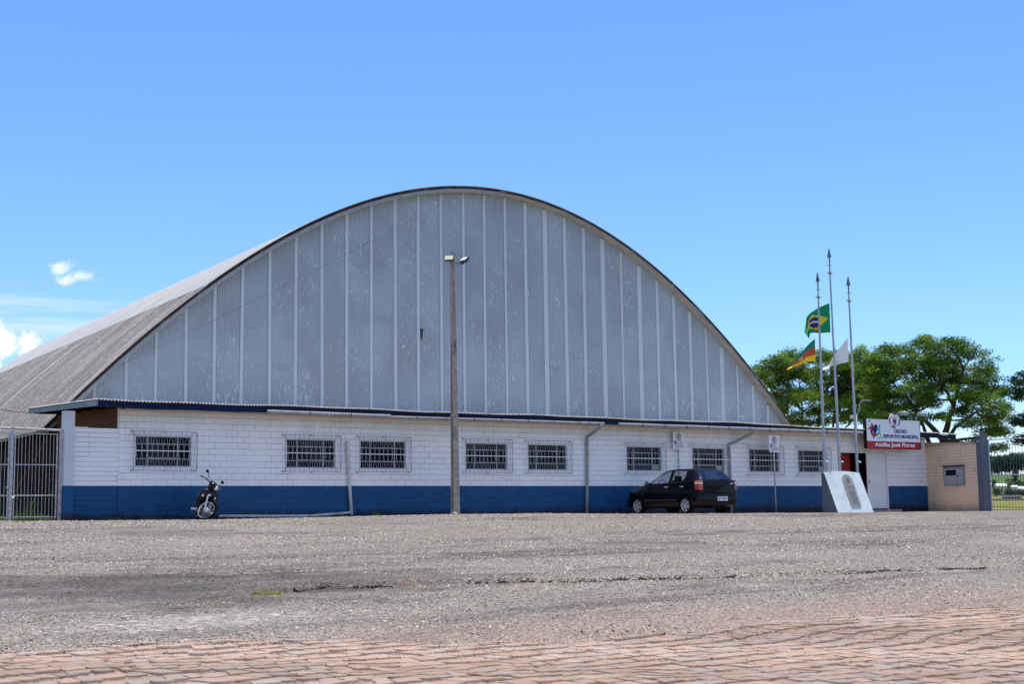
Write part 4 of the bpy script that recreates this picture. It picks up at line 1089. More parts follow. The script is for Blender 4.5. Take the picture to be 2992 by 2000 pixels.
Z6 = 2.851
def zp(p): return (2250 + p[0]/Z6, 700 + p[1]/Z6)
def spline(pts, n):
    P = [Vector((*p, 0)) for p in pts]; d = [0]
    for a, b in zip(P[:-1], P[1:]): d.append(d[-1] + (b-a).length)
    out = []
    for k in range(n+1):
        s_ = d[-1]*k/n; i = max(0, min(len(P)-2, next((j for j in range(len(d)-1) if d[j+1] >= s_), len(P)-2)))
        t = (s_-d[i])/max(1e-6, d[i+1]-d[i]); a = P[max(i-1,0)]; b = P[i]; c = P[i+1]; e = P[min(i+2,len(P)-1)]
        out.append(.5*((2*b) + (c-a)*t + (2*a-5*b+4*c-e)*t*t + (3*b-a-3*c+e)*t**3))
    return out
def flag(topc, botc, pattern, mats, label, dep, waves, amp, group='flags on the three poles'):
    nu, nv = 64, 42; T = spline(topc, nu); B = spline(botc, nu); V = []; Fq = []; Mi = []
    for i in range(nu+1):
        for j in range(nv+1):
            a = i/nu; b = j/nv; p = T[i].lerp(B[i], b)
            dz = amp*math.sin(waves*a*2*PI + b*2.2)*min(1, a*2.5) + amp*.5*math.sin(waves*2.3*a*PI - b*3)*min(1, a*2)
            V.append(at(*zp((p.x, p.y)), dep + dz - a*.25))
    for i in range(nu):
        for j in range(nv):
            o = i*(nv+1)+j; Fq.append((o, o+1, o+nv+2, o+nv+1)); Mi.append(pattern((i+.5)/nu, (j+.5)/nv))
    mb = MB(); mb.v = [tuple(v) for v in V]; mb.f = Fq; mb.m = Mi
    o = mb.build('flag', mats, smooth=True); return tag(o, label, 'flag', group)
def pat_brazil(a, b):
    x, y = (a-.5)*20, (.5-b)*14
    r = math.hypot(x, y)
    if r < 3.5: 
        rr = math.hypot(x-1.6, y+7.2)
        return 3 if 7.5 < rr < 8.5 else 2
    return 1 if abs(x)/8.3 + abs(y)/5.3 < 1 else 0
flag([(495,530),(400,572),(335,615),(303,655),(300,690),(285,770)], [(504,775),(420,781),(372,778),(340,782),(330,800),(328,832)], pat_brazil,
     [M['flag_green'], M['flag_yellow'], M['flag_blue'], M['flag_white']], 'green flag with a yellow diamond and blue disc on the middle pole', 47.2, 1.6, .10)
def pat_rs(a, b):
    d = .28*(a-.5); r = math.hypot((a-.5)*1.5, b-.5)
    if r < .10: return 4 if r < .05 else 3
    if b < .36 + d*.0: return 0
    return 1 if b < .68 else 2
flag([(374,828),(330,865),(285,915),(230,980),(180,1030),(142,1078)], [(380,1020),(330,1018),(280,1035),(230,1054),(180,1070),(140,1088)], pat_rs,
     [M['flag_dkgreen'], M['flag_red'], M['flag_yellow'], M['flag_white'], M['sign_black']], 'green, red and yellow banded flag blowing from the left pole', 46.6, 1.3, .08)
flag([(646,818),(600,880),(555,938),(520,985),(490,1035),(440,1066)], [(655,1020),(610,1030),(560,1044),(510,1058),(478,1080),(438,1086)], lambda a, b: 0,
     [M['flag_white']], 'plain white flag blowing from the right pole', 47.5, 1.4, .08)

# ------------------------------------------------------------------ sign board over the door
sgn = thing('sign_board', (41.3, -.55, 2.19), 'white and red sports centre sign board with lettering, figures and a round crest', 'sign')
SX0, SX1, SZ0, SZ1, SY = 39.72, 42.72, 2.185, 3.262, -.60
mb = MB(); mb.box(SX0, SX1, SY+.004, SY+.16, SZ0, SZ1); mb.box(SX1-.0, SX1+.035, SY-.002, SY+.16, SZ0, SZ1); mb.build('case', M['sign_black'], sgn)
zr = SZ0 + .255*(SZ1-SZ0); SW, SH = SX1-SX0, SZ1-SZ0
mb = MB(); mb.box(SX0+.004, SX1-.004, SY, SY+.0038, zr, SZ1-.004); pw_ = mb.build('white_panel', M['white_sign'], sgn)
mb = MB(); mb.box(SX0+.004, SX1-.004, SY, SY+.0038, SZ0+.004, zr-.0005); pr_ = mb.build('red_band', M['sign_red'], sgn)
def spx(u): return SX0 + (u-450)/(1835-450)*SW      # sign drawing units to metres
def spz(v): return SZ1 - (v-410)/(1205-410)*SH
def stext(t, u0, u1, v0, v1, m, par, bold):
    h = spz(v0)-spz(v1); text_part(t, spx(u1)-spx(u0), h, (spx(u0), SY-.003, spz(v1)), (1,0,0), (0,0,1), m, 'lettering', par, bold)
stext('CENTRO', 1140, 1478, 672, 772, M['sign_navy'], pw_, .055)
stext('ESPORTIVO MUNICIPAL', 868, 1790, 815, 915, M['sign_navy'], pw_, .055)
stext('Ataliba José Flores', 640, 1680, 1035, 1178, M['text_white'], pr_, .03)
def blob(segs, m, name):
    mb = MB()
    for k, (pts, rad) in enumerate(segs):
        P = [(spx(u), spz(v)) for u, v in pts]
        for (a, b), (r0, r1) in zip(zip(P[:-1], P[1:]), zip(rad[:-1], rad[1:])):
            d = Vector((b[0]-a[0], b[1]-a[1])); n = Vector((-d.y, d.x)).normalized()
            r0m, r1m = r0*SW/1385, r1*SW/1385; y = SY-.0015-.0004*k
            q = [(a[0]-n.x*r0m, y, a[1]-n.y*r0m),(b[0]-n.x*r1m, y, b[1]-n.y*r1m),(b[0]+n.x*r1m, y, b[1]+n.y*r1m),(a[0]+n.x*r0m, y, a[1]+n.y*r0m)]
            mb.quad(*q)
        for (x, z), r in zip(P, rad):
            rm = r*SW/1385*.98; y = SY-.0018-.0004*k
            mb.add([(x+rm*math.cos(t), y, z+rm*math.sin(t)) for t in np.linspace(0, 2*PI, 13)[:-1]], [tuple(range(12))])
    return mb.build(name, m, pw_)
blob([([(592,570),(590,572)],[26,26]),([(600,610),(575,690),(570,760),(590,830),(640,850)],[36,40,30,26,18]),([(600,600),(520,660),(480,695)],[16,13,6]),([(620,600),(585,545)],[12,8]),([(690,830),(650,850),(615,900)],[22,20,12]),([(535,474),(536,476)],[15,15])], M['sign_red'], 'player_figure')
blob([([(690,600),(670,660),(655,740),(650,830),(612,935)],[34,50,44,26,10]),([(640,640),(605,680)],[20,16]),([(720,640),(716,690)],[14,12]),([(690,580),(688,582)],[16,16])], M['sign_blue'], 'player_figure')
blob([([(775,600),(774,602)],[22,22]),([(772,640),(765,720),(760,790)],[22,28,20]),([(755,790),(710,830),(700,835)],[18,14,10]),([(780,790),(805,850),(815,925),(832,930)],[18,15,10,8]),([(770,650),(735,700)],[10,8]),([(790,600),(808,560)],[10,6]),([(755,915),(757,917)],[14,14])], M['sign_green'], 'player_figure')
# round ball shaped crest fixed over the top edge
ccx, ccz = spx(1160), spz(438); ra, rb = .305, .285
mb = MB(); N = 40
el = [(ccx+ra*math.cos(t), ccz+rb*math.sin(t)) for t in np.linspace(0, 2*PI, N+1)[:-1]]
mb.prism(el, (0,SY-.03,0), (1,0,0), (0,0,1), (0,1,0), .029); cr = mb.build('crest', M['white_sign'], sgn)
def patch(poly, y, m, name):
    mb = MB(); mb.add([(ccx+x*ra, y, ccz+z*rb) for x, z in poly], [tuple(range(len(poly)))]); return mb.build(name, m, cr)
yc = SY-.033
def arcpatch(a0, a1, r0, r1):
    A = np.linspace(a0, a1, 8); return [(r1*math.cos(a), r1*math.sin(a)) for a in A] + [(r0*math.cos(a), r0*math.sin(a)) for a in A[::-1]]
for a0, a1 in ((math.radians(66),math.radians(108)),(math.radians(150),math.radians(205)),(math.radians(232),math.radians(275)),(math.radians(318),math.radians(372))):
    patch(arcpatch(a0, a1, .80, .985), yc, M['sign_black'], 'ball_patch')
patch([(-.32,.18),(.32,.18),(.32,-.15),(.2,-.42),(0,-.55),(-.2,-.42),(-.32,-.15)], yc, M['sign_blue'], 'shield')
patch([(-.30,.16),(0,.16),(0,-.16),(-.30,-.14)], yc-.001, M['sign_red'], 'shield_quarter')
patch([(0,-.16),(.30,-.14),(.18,-.40),(0,-.52)], yc-.001, M['sign_red'], 'shield_quarter')
patch([(-.30,.24),(.30,.24),(.38,.46),(.19,.36),(0,.52),(-.19,.36),(-.38,.46)], yc, M['sign_gold'], 'crown')
patch([(-.55,-.42),(-.2,-.58),(.2,-.58),(.55,-.42),(.5,-.56),(.2,-.72),(-.2,-.72),(-.5,-.56)], yc, M['text_grey'], 'ribbon')
mb = MB(); mb.tube([(40.0,-.44,2.95),(40.0,-.05,2.86)], .02, 6); mb.tube([(42.4,-.44,2.9),(42.4,-.05,2.8)], .02, 6); mb.build('bracket', M['dark_metal'], sgn)
def sign_lamp(x, label):
    t = thing('sign_lamp', (x, -.7, 3.4), label, 'lamp', 'lamps over the sign board')
    mb = MB(); mb.obox((x,-.78,3.50), (.15,0,0), (0,.10,.03), (0,-.02,.055)); mb.build('housing', M['meter'], t)
    mb = MB(); mb.obox((x,-.795,3.44), (.13,0,0), (0,.085,.025), (0,-.002,.006)); mb.build('glass', M['soffit'], t)
    mb = MB(); mb.tube([(x,-.70,3.48),(x,-.50,3.40),(x,-.46,3.24)], .014, 6); mb.build('arm', M['grey_metal'], t)
sign_lamp(41.62, 'grey lamp above the sign just right of the round crest'); sign_lamp(42.66, 'grey lamp above the right hand end of the sign')
# service mast on the roof behind the sign
p = at(2503, 1250, 55); sm = thing('service_mast', (p.x, p.y, 2.9), 'thin white service mast with a curved arm rising behind the roof left of the sign', 'mast')
mb = MB(); mb.tube([(p.x,p.y,2.9),(p.x,p.y,p.z+.5)], .04, 8); mb.build('mast', M['white_sign'], sm)
q = Vector((p.x, p.y, p.z)); mb = MB(); mb.tube([q+Vector((0,0,.45)), q+Vector((.08,-.06,.7))+Rv*.05, q+Rv*.16+Zv*.95, q+Rv*.28+Zv*1.08, q+Rv*.62+Zv*1.06], .014, 6); mb.build('curved_arm', M['grey_metal'], sm)
mb = MB(); mb.obox(q - Rv*.14 + Zv*.42, Rv*.09, Fv*.06, Zv*.07); mb.build('lamp_head', M['soffit'], sm)
mb = MB(); s0 = Vector((21.12, -1.75, gz(21.12,-1.75)))
mb.lathe([(0,-.02),(.09,-.01),(.105,.03),(.07,.065),(0,.075)], s0, (.1,.05,1), 7)
tag(mb.build('white_stone', M['stone']), 'pale stone lying on the gravel at the foot of the concrete pole', 'stone')

# ------------------------------------------------------------------ parked hatchback
car = thing('parked_car', (29.06, -2.23, gz(29.06, -2.3)-.012), 'dark dusty hatchback parked nose to the wall', 'car', rot=(0, 0, math.radians(-2.5)))
car.scale = (.95, .95, .95)
ST = [(-1.838,.40,.70,.665,.97,1.0,.50),(-1.80,.30,.77,.735,1.00,1.04,.60),(-1.76,.27,.785,.745,1.0,1.075,.605),(-1.66,.25,.795,.75,1.0,1.165,.60),(-1.54,.24,.80,.755,1.0,1.27,.585),(-1.42,.23,.802,.757,.998,1.365,.57),
      (-1.30,.22,.805,.76,.995,1.405,.56),(-1.08,.21,.806,.76,.99,1.425,.558),(-.78,.2,.807,.762,.98,1.437,.556),(-.47,.2,.807,.764,.97,1.44,.556),(-.34,.2,.807,.764,.968,1.438,.556),
      (-.12,.2,.807,.764,.962,1.42,.56),(.08,.2,.807,.764,.957,1.365,.57),(.30,.2,.806,.763,.952,1.265,.59),(.50,.2,.806,.762,.945,1.165,.615),(.68,.2,.805,.76,.94,1.07,.64),
      (.86,.2,.804,.755,.93,.985,.665),(1.1,.2,.802,.745,.90,.945,.64),(1.4,.21,.79,.72,.83,.875,.60),(1.62,.23,.765,.685,.755,.795,.56),(1.76,.26,.70,.62,.66,.69,.50),(1.85,.32,.58,.50,.54,.555,.40)]
def ring(s):
    y, zb, wm, wb, zt, zr, wr = s; d = zr-zt
    if d > .12: k6 = (wb-.006, zt+.028); k7 = (wr+.022+(.0 if d > .2 else .02), zr-.065)
    else: k6 = (wb-.02, zt+.3*d); k7 = (min(wb-.05, wr+.05), zt+.62*d)
    return [(0,zb),(wm*.80,zb),(wm*.965,zb+.07),(wm,.42),(wm*1.0,.60),(wm*.995,.75),(wb,zt),k6,k7,(wr-.03,zr-.018),(wr*.55,zr+.002),(0,zr+.012)]
def full(s):
    r = ring(s); return [(x,s[0],z) for x, z in r] + [(-x,s[0],z) for x, z in r[-2:0:-1]]
mb = MB(); K = 22
for s in ST: mb.v += full(s)
def seg_kind(i, j):
    ya, yb_ = ST[i][0], ST[i+1][0]; jj = j if j <= 10 else 21-j
    if jj == 7:
        if -1.085 < ya and yb_ < -.465: return 1 if j <= 10 else 2
        if -.345 < ya and yb_ < .52: return 3 if j <= 10 else 4
    if jj in (9, 10):
        if ya >= -1.765 and yb_ <= -1.41: return 5
        if ya >= -.125 and yb_ <= .865: return 6
    return 0
for i in range(len(ST)-1):
    for j in range(K):
        a = i*K+j; b = i*K+(j+1) % K; mb.f.append((a, a+K, b+K, b)); mb.m.append(seg_kind(i, j))
mb.f.append(tuple(range(K))); mb.m.append(0); n = (len(ST)-1)*K; mb.f.append(tuple(n+j for j in reversed(range(K)))); mb.m.append(0)
tmpm = [M['car_paint']] + [bpy.data.materials.new('cut%d' % k) for k in range(6)]
body0 = mb.build('car_tmp', tmpm, None, local=True)
cm = MB()
for y in (-1.15, 1.22):
    for s_ in (-1, 1):
        o = len(cm.v); P = [(math.cos(t)*.325, math.sin(t)*.325) for t in np.linspace(0, 2*PI, 29)[:-1]]
        cm.prism(P, (s_*.50, y, .285), (0,1,0), (0,0,1), (s_,0,0), .6)
cut = cm.build('cut_tmp', tmpm[0], None, local=True)
bmx = bmesh.new(); bmx.from_mesh(cut.data); bmesh.ops.recalc_face_normals(bmx, faces=bmx.faces); bmx.to_mesh(cut.data); bmx.free()
bmx = bmesh.new(); bmx.from_mesh(body0.data); bmesh.ops.recalc_face_normals(bmx, faces=bmx.faces); bmx.to_mesh(body0.data); bmx.free()
md = body0.modifiers.new('b', 'BOOLEAN'); md.object = cut; md.operation = 'DIFFERENCE'; md.solver = 'EXACT'
dg = bpy.context.evaluated_depsgraph_get(); me = bpy.data.meshes.new_from_object(body0.evaluated_get(dg))
bpy.data.objects.remove(body0); bpy.data.objects.remove(cut)
groups = {}
for p in me.polygons: groups.setdefault(p.material_index if p.material_index < 7 else 0, []).append(tuple(p.vertices))
coords = [tuple(v.co) for v in me.vertices]
def submesh(fs, name, m, parent, smooth=True, sharp=None, shrink=0.0):
    used = sorted({i for f in fs for i in f}); mp = {i: k for k, i in enumerate(used)}
    q = MB(); q.v = [coords[i] for i in used]; q.f = [tuple(mp[i] for i in f) for f in fs]; q.m = [0]*len(q.f)
    return q.build(name, m, parent, smooth=smooth, local=True, sharp=sharp)
body = submesh(groups[0], 'body', M['car_paint'], car, True, 38)
for k, nm, mt in ((1,'rear_door_window','car_glass'),(2,'rear_door_window','car_glass'),(3,'front_door_window','car_glass'),(4,'front_door_window','car_glass'),(5,'rear_window','rear_glass'),(6,'windscreen','car_glass')):
    if k in groups: submesh(groups[k], nm, M[mt], car, True)
def cpart(mb, name, m, parent=car, smooth=True, sharp=40): return mb.build(name, m, parent, smooth=smooth, local=True, sharp=sharp)
# window surrounds
for s_ in (-1, 1):
    mb = MB()
    for (ya, yb_) in ((-1.08,-.47),(-.34,.50)):
        row = [ring(s) + [s[0]] for s in ST if ya-.001 <= s[0] <= yb_+.001]
        lo = [(s_*(r[7][0]+.004), r[-1], r[7][1]) for r in row]; hi = [(s_*(r[8][0]+.004), r[-1], r[8][1]) for r in row]
        mb.tube(lo, .010, 5); mb.tube(hi, .010, 5); mb.tube([lo[0], hi[0]], .012, 5); mb.tube([lo[-1], hi[-1]], .012, 5)
    cpart(mb, 'window_seal', M['car_trim'])
# bumpers
def bumper(sgn_, yend, ymid, ycorner, ywrap, wmax, rows, name):
    path = [(-wmax, ywrap), (-wmax*.995, ycorner), (-wmax*.90, ymid), (-wmax*.5, yend*.994), (0, yend), (wmax*.5, yend*.994), (wmax*.90, ymid), (wmax*.995, ycorner), (wmax, ywrap)]
    P = spline(path, 28); mb = MB(); n = len(P)
    for z, ins in rows:
        for p in P:
            l = max(.001, math.hypot(p.x, p.y)); mb.v.append((p.x*(1-ins/wmax), p.y - sgn_*ins*(1 if abs(p.y) > abs(ywrap)+.05 else 0), z))
    for i in range(len(rows)-1):
        for j in range(n-1):
            a = i*n+j; mb.f.append((a, a+1, a+n+1, a+n)); mb.m.append(0)
    return cpart(mb, name, M['car_paint'])
rb = bumper(-1, -1.885, -1.845, -1.70, -1.49, .812, [(.27,.05),(.31,.012),(.42,.0),(.58,.0),(.635,.012),(.665,.045),(.67,.13)], 'rear_bumper')
bumper(1, 1.90, 1.83, 1.66, 1.56, .80, [(.22,.05),(.27,.012),(.40,.0),(.50,.0),(.55,.02),(.57,.10)], 'front_bumper')
mb = MB(); mb.box(-.10, .30, -1.902, -1.885, .415, .545); plate = cpart(mb, 'number_plate', M['white_sign'], rb, False)
def local_text(t, x0, x1, z0, z1, y, m, par, nm): return text_part(t, x1-x0, z1-z0, (x0, y, z0), (1,0,0), (0,0,1), m, nm, par, .03, local=True)
local_text('IJP 3881', -.075, .275, .43, .51, -1.9035, M['sign_black'], plate, 'plate_lettering')
mb = MB(); mb.box(-.02, .22, -1.9033, -1.9022, .522, .534); cpart(mb, 'plate_header', M['text_grey'], plate, False)
# tail lamps wrapped round the corners
def tail(s_):
    t = None
    for z0, z1, m, nm in ((.985,1.05,'tail_amber','indicator'),(.935,.985,'tail_clear','reversing_lamp'),(.755,.935,'tail_red','brake_lamp')):
        mb = MB(); rows = []
        for z in (z0, (z0+z1)/2, z1):
            f = 1 - .22*max(0, (.85-z)/.12)
            w1 = .775 + (.0 if z < .95 else -.022*(z-.95)/.12)
            rows.append([(s_*(w1-.02 - .105*f*(1 if z < 1.03 else .6)), -1.846, z), (s_*(w1-.055), -1.842, z), (s_*(w1+.003), -1.803, z), (s_*(w1+.024), -1.74, z), (s_*(w1+.03), -1.74+.10*f, z)])
        for i in range(2):
            for j in range(4):
                mb.add([rows[i][j], rows[i][j+1], rows[i+1][j+1], rows[i+1][j]], [(0,1,2,3)])
        if t is None:
            o = cpart(mb, 'tail_lamp', M['tail_red'] if False else M[m]); t = o
        else: cpart(mb, nm, M[m], t)
tail(-1); tail(1)
mb = MB(); mb.tube([(-.02,-1.835,1.055),(.10,-1.85,1.09),(.46,-1.835,1.085)], [.018,.013,.008], 6); cpart(mb, 'rear_wiper', M['car_trim'])
mb = MB(); mb.box(-.50, .50, -1.850, -1.836, .995, 1.006); cpart(mb, 'tailgate_lip', M['car_paint'])
mb = MB(); mb.box(.48, .58, -1.845, -1.839, .935, .955); cpart(mb, 'badge', M['chrome'], car, False)
mb = MB(); mb.box(-.14, .14, -1.42, -1.36, 1.395, 1.425); cpart(mb, 'roof_spoiler', M['car_paint']) if False else None
for s_ in (-1, 1):
    for y, nm in ((-.27,'front'),(-1.02,'rear')):
        mb = MB(); mb.tube([(s_*.805,y-.09,.862),(s_*.825,y-.06,.866),(s_*.825,y+.06,.866),(s_*.805,y+.09,.862)], .014, 6); cpart(mb, 'door_handle', M['alloy'])
    for y, za, zb_ in ((-.40,.28,.955),(.62,.30,.93),(-1.12,.62,.98)):
        mb = MB(); mb.box(s_*.808-.004, s_*.808+.004, y-.004, y+.004, za, zb_-.03); cpart(mb, 'door_seam', M['black'], car, False)
    mb = MB(); mb.tube([(s_*.812,-.80,.46),(s_*.814,.80,.46)], .022, 6); cpart(mb, 'side_moulding', M['car_trim'])
    mb = MB(); c = Vector((s_*.90, .60, 1.0)); 
    mb.tube([(s_*.74,.60,.965),(s_*.84,.60,.985)], .02, 6)
    mb.lathe([(0,.045),(.05,.04),(.085,.0),(.088,-.03)], c, (0,1,0), 14); mr = cpart(mb, 'wing_mirror', M['car_paint'])
    mb = MB(); mb.lathe([(.088,-.030),(.078,-.034),(0,-.034)], c, (0,1,0), 14); cpart(mb, 'mirror_glass', M['chrome'], mr, False)
    mb = MB(); mb.add([(s_*.50,1.80,.64),(s_*.66,1.72,.63),(s_*.725,1.58,.655),(s_*.72,1.55,.765),(s_*.64,1.62,.80),(s_*.50,1.72,.755)], [(0,1,2,3,4,5)])
    mb.xf(lambda p: p + Vector((s_*.035,.03,.005))); cpart(mb, 'headlamp', M['head_glass'], car, False)
    mb = MB(); mb.obox((s_*.812, .95, .66), (.006,0,0), (0,.022,0), (0,0,.012)); cpart(mb, 'side_repeater', M['tail_amber'], car, False)
def wheel(s_, y):
    c = Vector((s_*.715, y, .285)); ax = Vector((s_,0,0)); mb = MB()
    mb.lathe([(.175,-.085),(.25,-.09),(.278,-.07),(.287,-.03),(.287,.03),(.278,.07),(.25,.088),(.20,.085),(.195,.06)], c, ax, 30); w = cpart(mb, 'wheel', M['rubber'])
    mb = MB(); mb.lathe([(.198,.078),(.188,.084),(.176,.07),(.172,.0),(.172,-.05)], c, ax, 30)
    for k in range(6):
        a = 2*PI*k/6+.3; d = Vector((0, math.cos(a), math.sin(a))); e = ax.cross(d)
        p0 = c + ax*.078; q0 = c + ax*.068
        for sg_ in (-1, 1):
            mb.add([p0+e*.012*sg_+d*.03, p0+e*.03*sg_+d*.03, q0+e*.047*sg_+d*.18, q0+e*.020*sg_+d*.18], [(0,1,2,3)])
        mb.add([p0-e*.03+d*.028, p0+e*.03+d*.028, q0+e*.030+d*.18, q0-e*.030+d*.18], [(0,1,2,3)])
    mb.lathe([(.055,.074),(.05,.088),(0,.09)], c, ax, 16); cpart(mb, 'rim', M['alloy'], w, False)
    mb = MB(); mb.lathe([(.175,.02),(0,.02)], c, ax, 20); cpart(mb, 'brake_disc', M['dark_metal'], w, False)
for y in (-1.15, 1.22):
    for s_ in (-1, 1): wheel(s_, y)
mb = MB(); mb.box(-.55,.55,-1.6,1.6,.20,.24); mb.tube([(-.2,-1.3,.2),(-.2,-1.84,.22)], .025, 8); mb.tube([(-.7,-1.15,.28),(.7,-1.15,.28)], .045, 8); mb.tube([(-.7,1.22,.28),(.7,1.22,.28)], .04, 8); cpart(mb, 'underbody', M['black'], car, False)
def seat(x, y):
    mb = MB(); mb.obox((x,y,.52),(.22,0,0),(0,.24,0),(0,0,.08)); mb.obox((x,y-.30,.80),(.215,0,0),(0,.05,.015),(0,-.08,.27)); mb.obox((x,y-.385,1.13),(.12,0,0),(0,.04,0),(0,-.01,.085)); mb.tube([(x-.05,y-.37,1.0),(x-.05,y-.385,1.1)],.01,5); cpart(mb, 'seat', M['seat'])
seat(-.36, .05); seat(.36, .05)
mb = MB(); mb.obox((0,-.82,.52),(.6,0,0),(0,.22,0),(0,0,.08)); mb.obox((0,-1.10,.78),(.6,0,0),(0,.05,0),(0,-.06,.22)); cpart(mb, 'rear_seat', M['seat'])
mb = MB(); mb.obox((0,.70,.82),(.66,0,0),(0,.16,0),(0,0,.10)); cpart(mb, 'dashboard', M['seat'])
mb = MB(); mb.tube([(-.36+.18*math.cos(t), .42+.05*math.sin(t), .94+.17*math.sin(t)) for t in np.linspace(0, 2*PI, 21)], .014, 6, caps=False); mb.tube([(-.52,.42,.94),(-.2,.42,.94)], .014, 5); mb.tube([(-.36,.42,.94),(-.36,.62,.86)], .03, 6); cpart(mb, 'steering_wheel', M['black'])

# ------------------------------------------------------------------ motorcycle
mg = gz(13.83, -1.7)
moto = thing('motorcycle', (14.0, -1.13, mg-.008), 'black underbone motorcycle leaning on its stand in front of the blue wall', 'motorcycle', rot=(0, math.radians(-15), PI-.27))
moto.scale = (1.06,.95,.93)
FWc = Vector((0,.63,.28)); axis = (Vector((0,.36,.88)) - Vector((0,.60,.28))).normalized(); STEER = Matrix.Rotation(math.radians(44), 4, axis); HB = Vector((0,.36,.88))
def steer(p): return HB + (STEER.to_3x3() @ (Vector(p)-HB))
def mpart(mb, name, m, steered=False, parent=moto, smooth=True, sharp=40):
    if steered: mb.xf(steer)
    return mb.build(name, m, parent, smooth=smooth, local=True, sharp=sharp)
def mwheel(c, steered, nm):
    mb = MB(); R0 = .276
    mb.lathe([(R0-.045,-.026),(R0-.022,-.036),(R0-.006,-.024),(R0,0),(R0-.006,.024),(R0-.022,.036),(R0-.045,.026)], c, (1,0,0), 36); w = mpart(mb, nm, M['rubber'], steered)
    mb = MB(); r1 = R0-.043; mb.lathe([(r1,-.026),(r1-.016,-.020),(r1-.020,0),(r1-.016,.020),(r1,.026)], c, (1,0,0), 36); mpart(mb, 'rim', M['chrome'], steered, w)
    mb = MB()
    for k in range(20):
        a = 2*PI*k/20; a2 = a + (.5 if k % 2 else -.5)
        mb.tube([c+Vector((.03 if k % 4 < 2 else -.03, .06*math.cos(a2), .06*math.sin(a2))), c+Vector((0,(r1-.018)*math.cos(a),(r1-.018)*math.sin(a)))], .0032, 4)
    mpart(mb, 'spokes', M['chrome'], steered, w)
    mb = MB(); mb.lathe([(0,-.055),(.03,-.055),(.066,-.04),(.072,0),(.066,.04),(.03,.055),(0,.055)], c, (1,0,0), 20); mpart(mb, 'hub', M['alloy'], steered, w)
mwheel(FWc, True, 'front_wheel'); mwheel(Vector((0,-.62,.28)), False, 'rear_wheel')
mb = MB()
for s_ in (-1, 1): mb.tube([(s_*.078,.63,.265),(s_*.078,.60,.36),(s_*.078,.545,.50),(s_*.075,.49,.64)], [.022,.02,.019,.019], 10)
mpart(mb, 'fork', M['alloy'], True)
mb = MB(); A = np.linspace(math.radians(20), math.radians(165), 16); rows = []
for a in A:
    wv = .062 + .012*math.sin((a-A[0])/(A[-1]-A[0])*PI)
    rr = .315
    rows.append([FWc + Vector((x, math.cos(a)*(rr - abs(x)*.35), math.sin(a)*(rr - abs(x)*.35) + .005)) for x in (-wv, -wv*.6, 0, wv*.6, wv)])
for i in range(15):
    for j in range(4): mb.add([rows[i][j], rows[i+1][j], rows[i+1][j+1], rows[i][j+1]], [(0,1,2,3)])
mpart(mb, 'front_fender', M['moto_paint'], True)
def loft(secs, name, m, steered=False, parent=moto):
    """secs: list of (centre, half x, half y, z) rounded rings"""
    mb = MB(); n = 16
    for (cx_, cy_, hx, hy, z) in secs:
        for k in range(n):
            t = 2*PI*k/n; c, s_ = math.cos(t), math.sin(t)
            mb.v.append((cx_ + hx*math.copysign(abs(c)**.7, c), cy_ + hy*math.copysign(abs(s_)**.7, s_), z))
    for i in range(len(secs)-1):
        for k in range(n): mb.f.append((i*n+k, i*n+(k+1) % n, (i+1)*n+(k+1) % n, (i+1)*n+k)); mb.m.append(0)
    mb.f.append(tuple(reversed(range(n)))); mb.m.append(0); o = (len(secs)-1)*n; mb.f.append(tuple(o+k for k in range(n))); mb.m.append(0)
    return mpart(mb, name, m, steered, parent)
loft([(0,.20,.14,.05,.24),(0,.26,.21,.07,.34),(0,.32,.235,.085,.48),(0,.37,.235,.105,.60),(0,.40,.225,.11,.71),(0,.40,.185,.09,.79),(0,.38,.10,.06,.85)], 'leg_shield', M['moto_paint'])
loft([(0,.40,.06,.06,.80),(0,.42,.115,.09,.86),(0,.43,.14,.105,.93),(0,.40,.125,.095,1.0),(0,.35,.09,.06,1.055)], 'headlight_cowl', M['moto_paint'], True)
mb = MB()
rows = []
for z, hw in ((.855,.035),(.885,.075),(.925,.085),(.96,.06),(.985,.022)):
    yb_ = .43 + {.855:.088,.885:.105,.925:.113,.96:.105,.985:.09}[z]
    rows.append([(x*hw, yb_ - .03*x*x, z) for x in (-1,-.5,0,.5,1)])
for i in range(4):
    for j in range(4): mb.add([rows[i][j], rows[i][j+1], rows[i+1][j+1], rows[i+1][j]], [(0,1,2,3)])
mpart(mb, 'headlight', M['head_glass'], True)
for s_ in (-1, 1):
    mb = MB(); mb.add([(s_*.115,.505,.60),(s_*.19,.455,.63),(s_*.195,.45,.72),(s_*.15,.488,.70)], [(0,1,2,3)]); mpart(mb, 'turn_signal', M['head_glass'], False, moto, False)
    mb = MB(); mb.tube([(s_*.10,.33,1.0),(s_*.22,.28,1.03),(s_*.36,.22,1.02)], [.014,.016,.018], 8); mpart(mb, 'handlebar_grip', M['black'], True)
    mb = MB(); mb.tube([(s_*.24,.36,1.025),(s_*.34,.32,1.0)], .007, 5); mpart(mb, 'brake_lever', M['chrome'], True)
    mb = MB(); mb.tube([(s_*.20,.29,1.03),(s_*.23,.33,1.10),(s_*.29,.30,1.18)], .006, 5); st_ = mpart(mb, 'mirror_stalk', M['black'], True)
    mb = MB(); mb.lathe([(0,.022),(.035,.018),(.055,0),(.056,-.012),(0,-.014)], (s_*.315,.29,1.205), (0,1,.1), 14); 
    mb.xf(lambda p: Vector((p.x, p.y, 1.205 + (p.z-1.205)*.72))); mpart(mb, 'mirror', M['black'], True, st_)
mb = MB(); mb.lathe([(0,0),(.035,.0),(.04,-.006)], (0,.508,.70), (0,1,.15), 14); mpart(mb, 'emblem', M['chrome'])
loft([(0,-.30,.10,.42,.62),(0,-.32,.135,.44,.70),(0,-.33,.14,.43,.745),(0,-.33,.11,.38,.785)], 'saddle', M['black'])
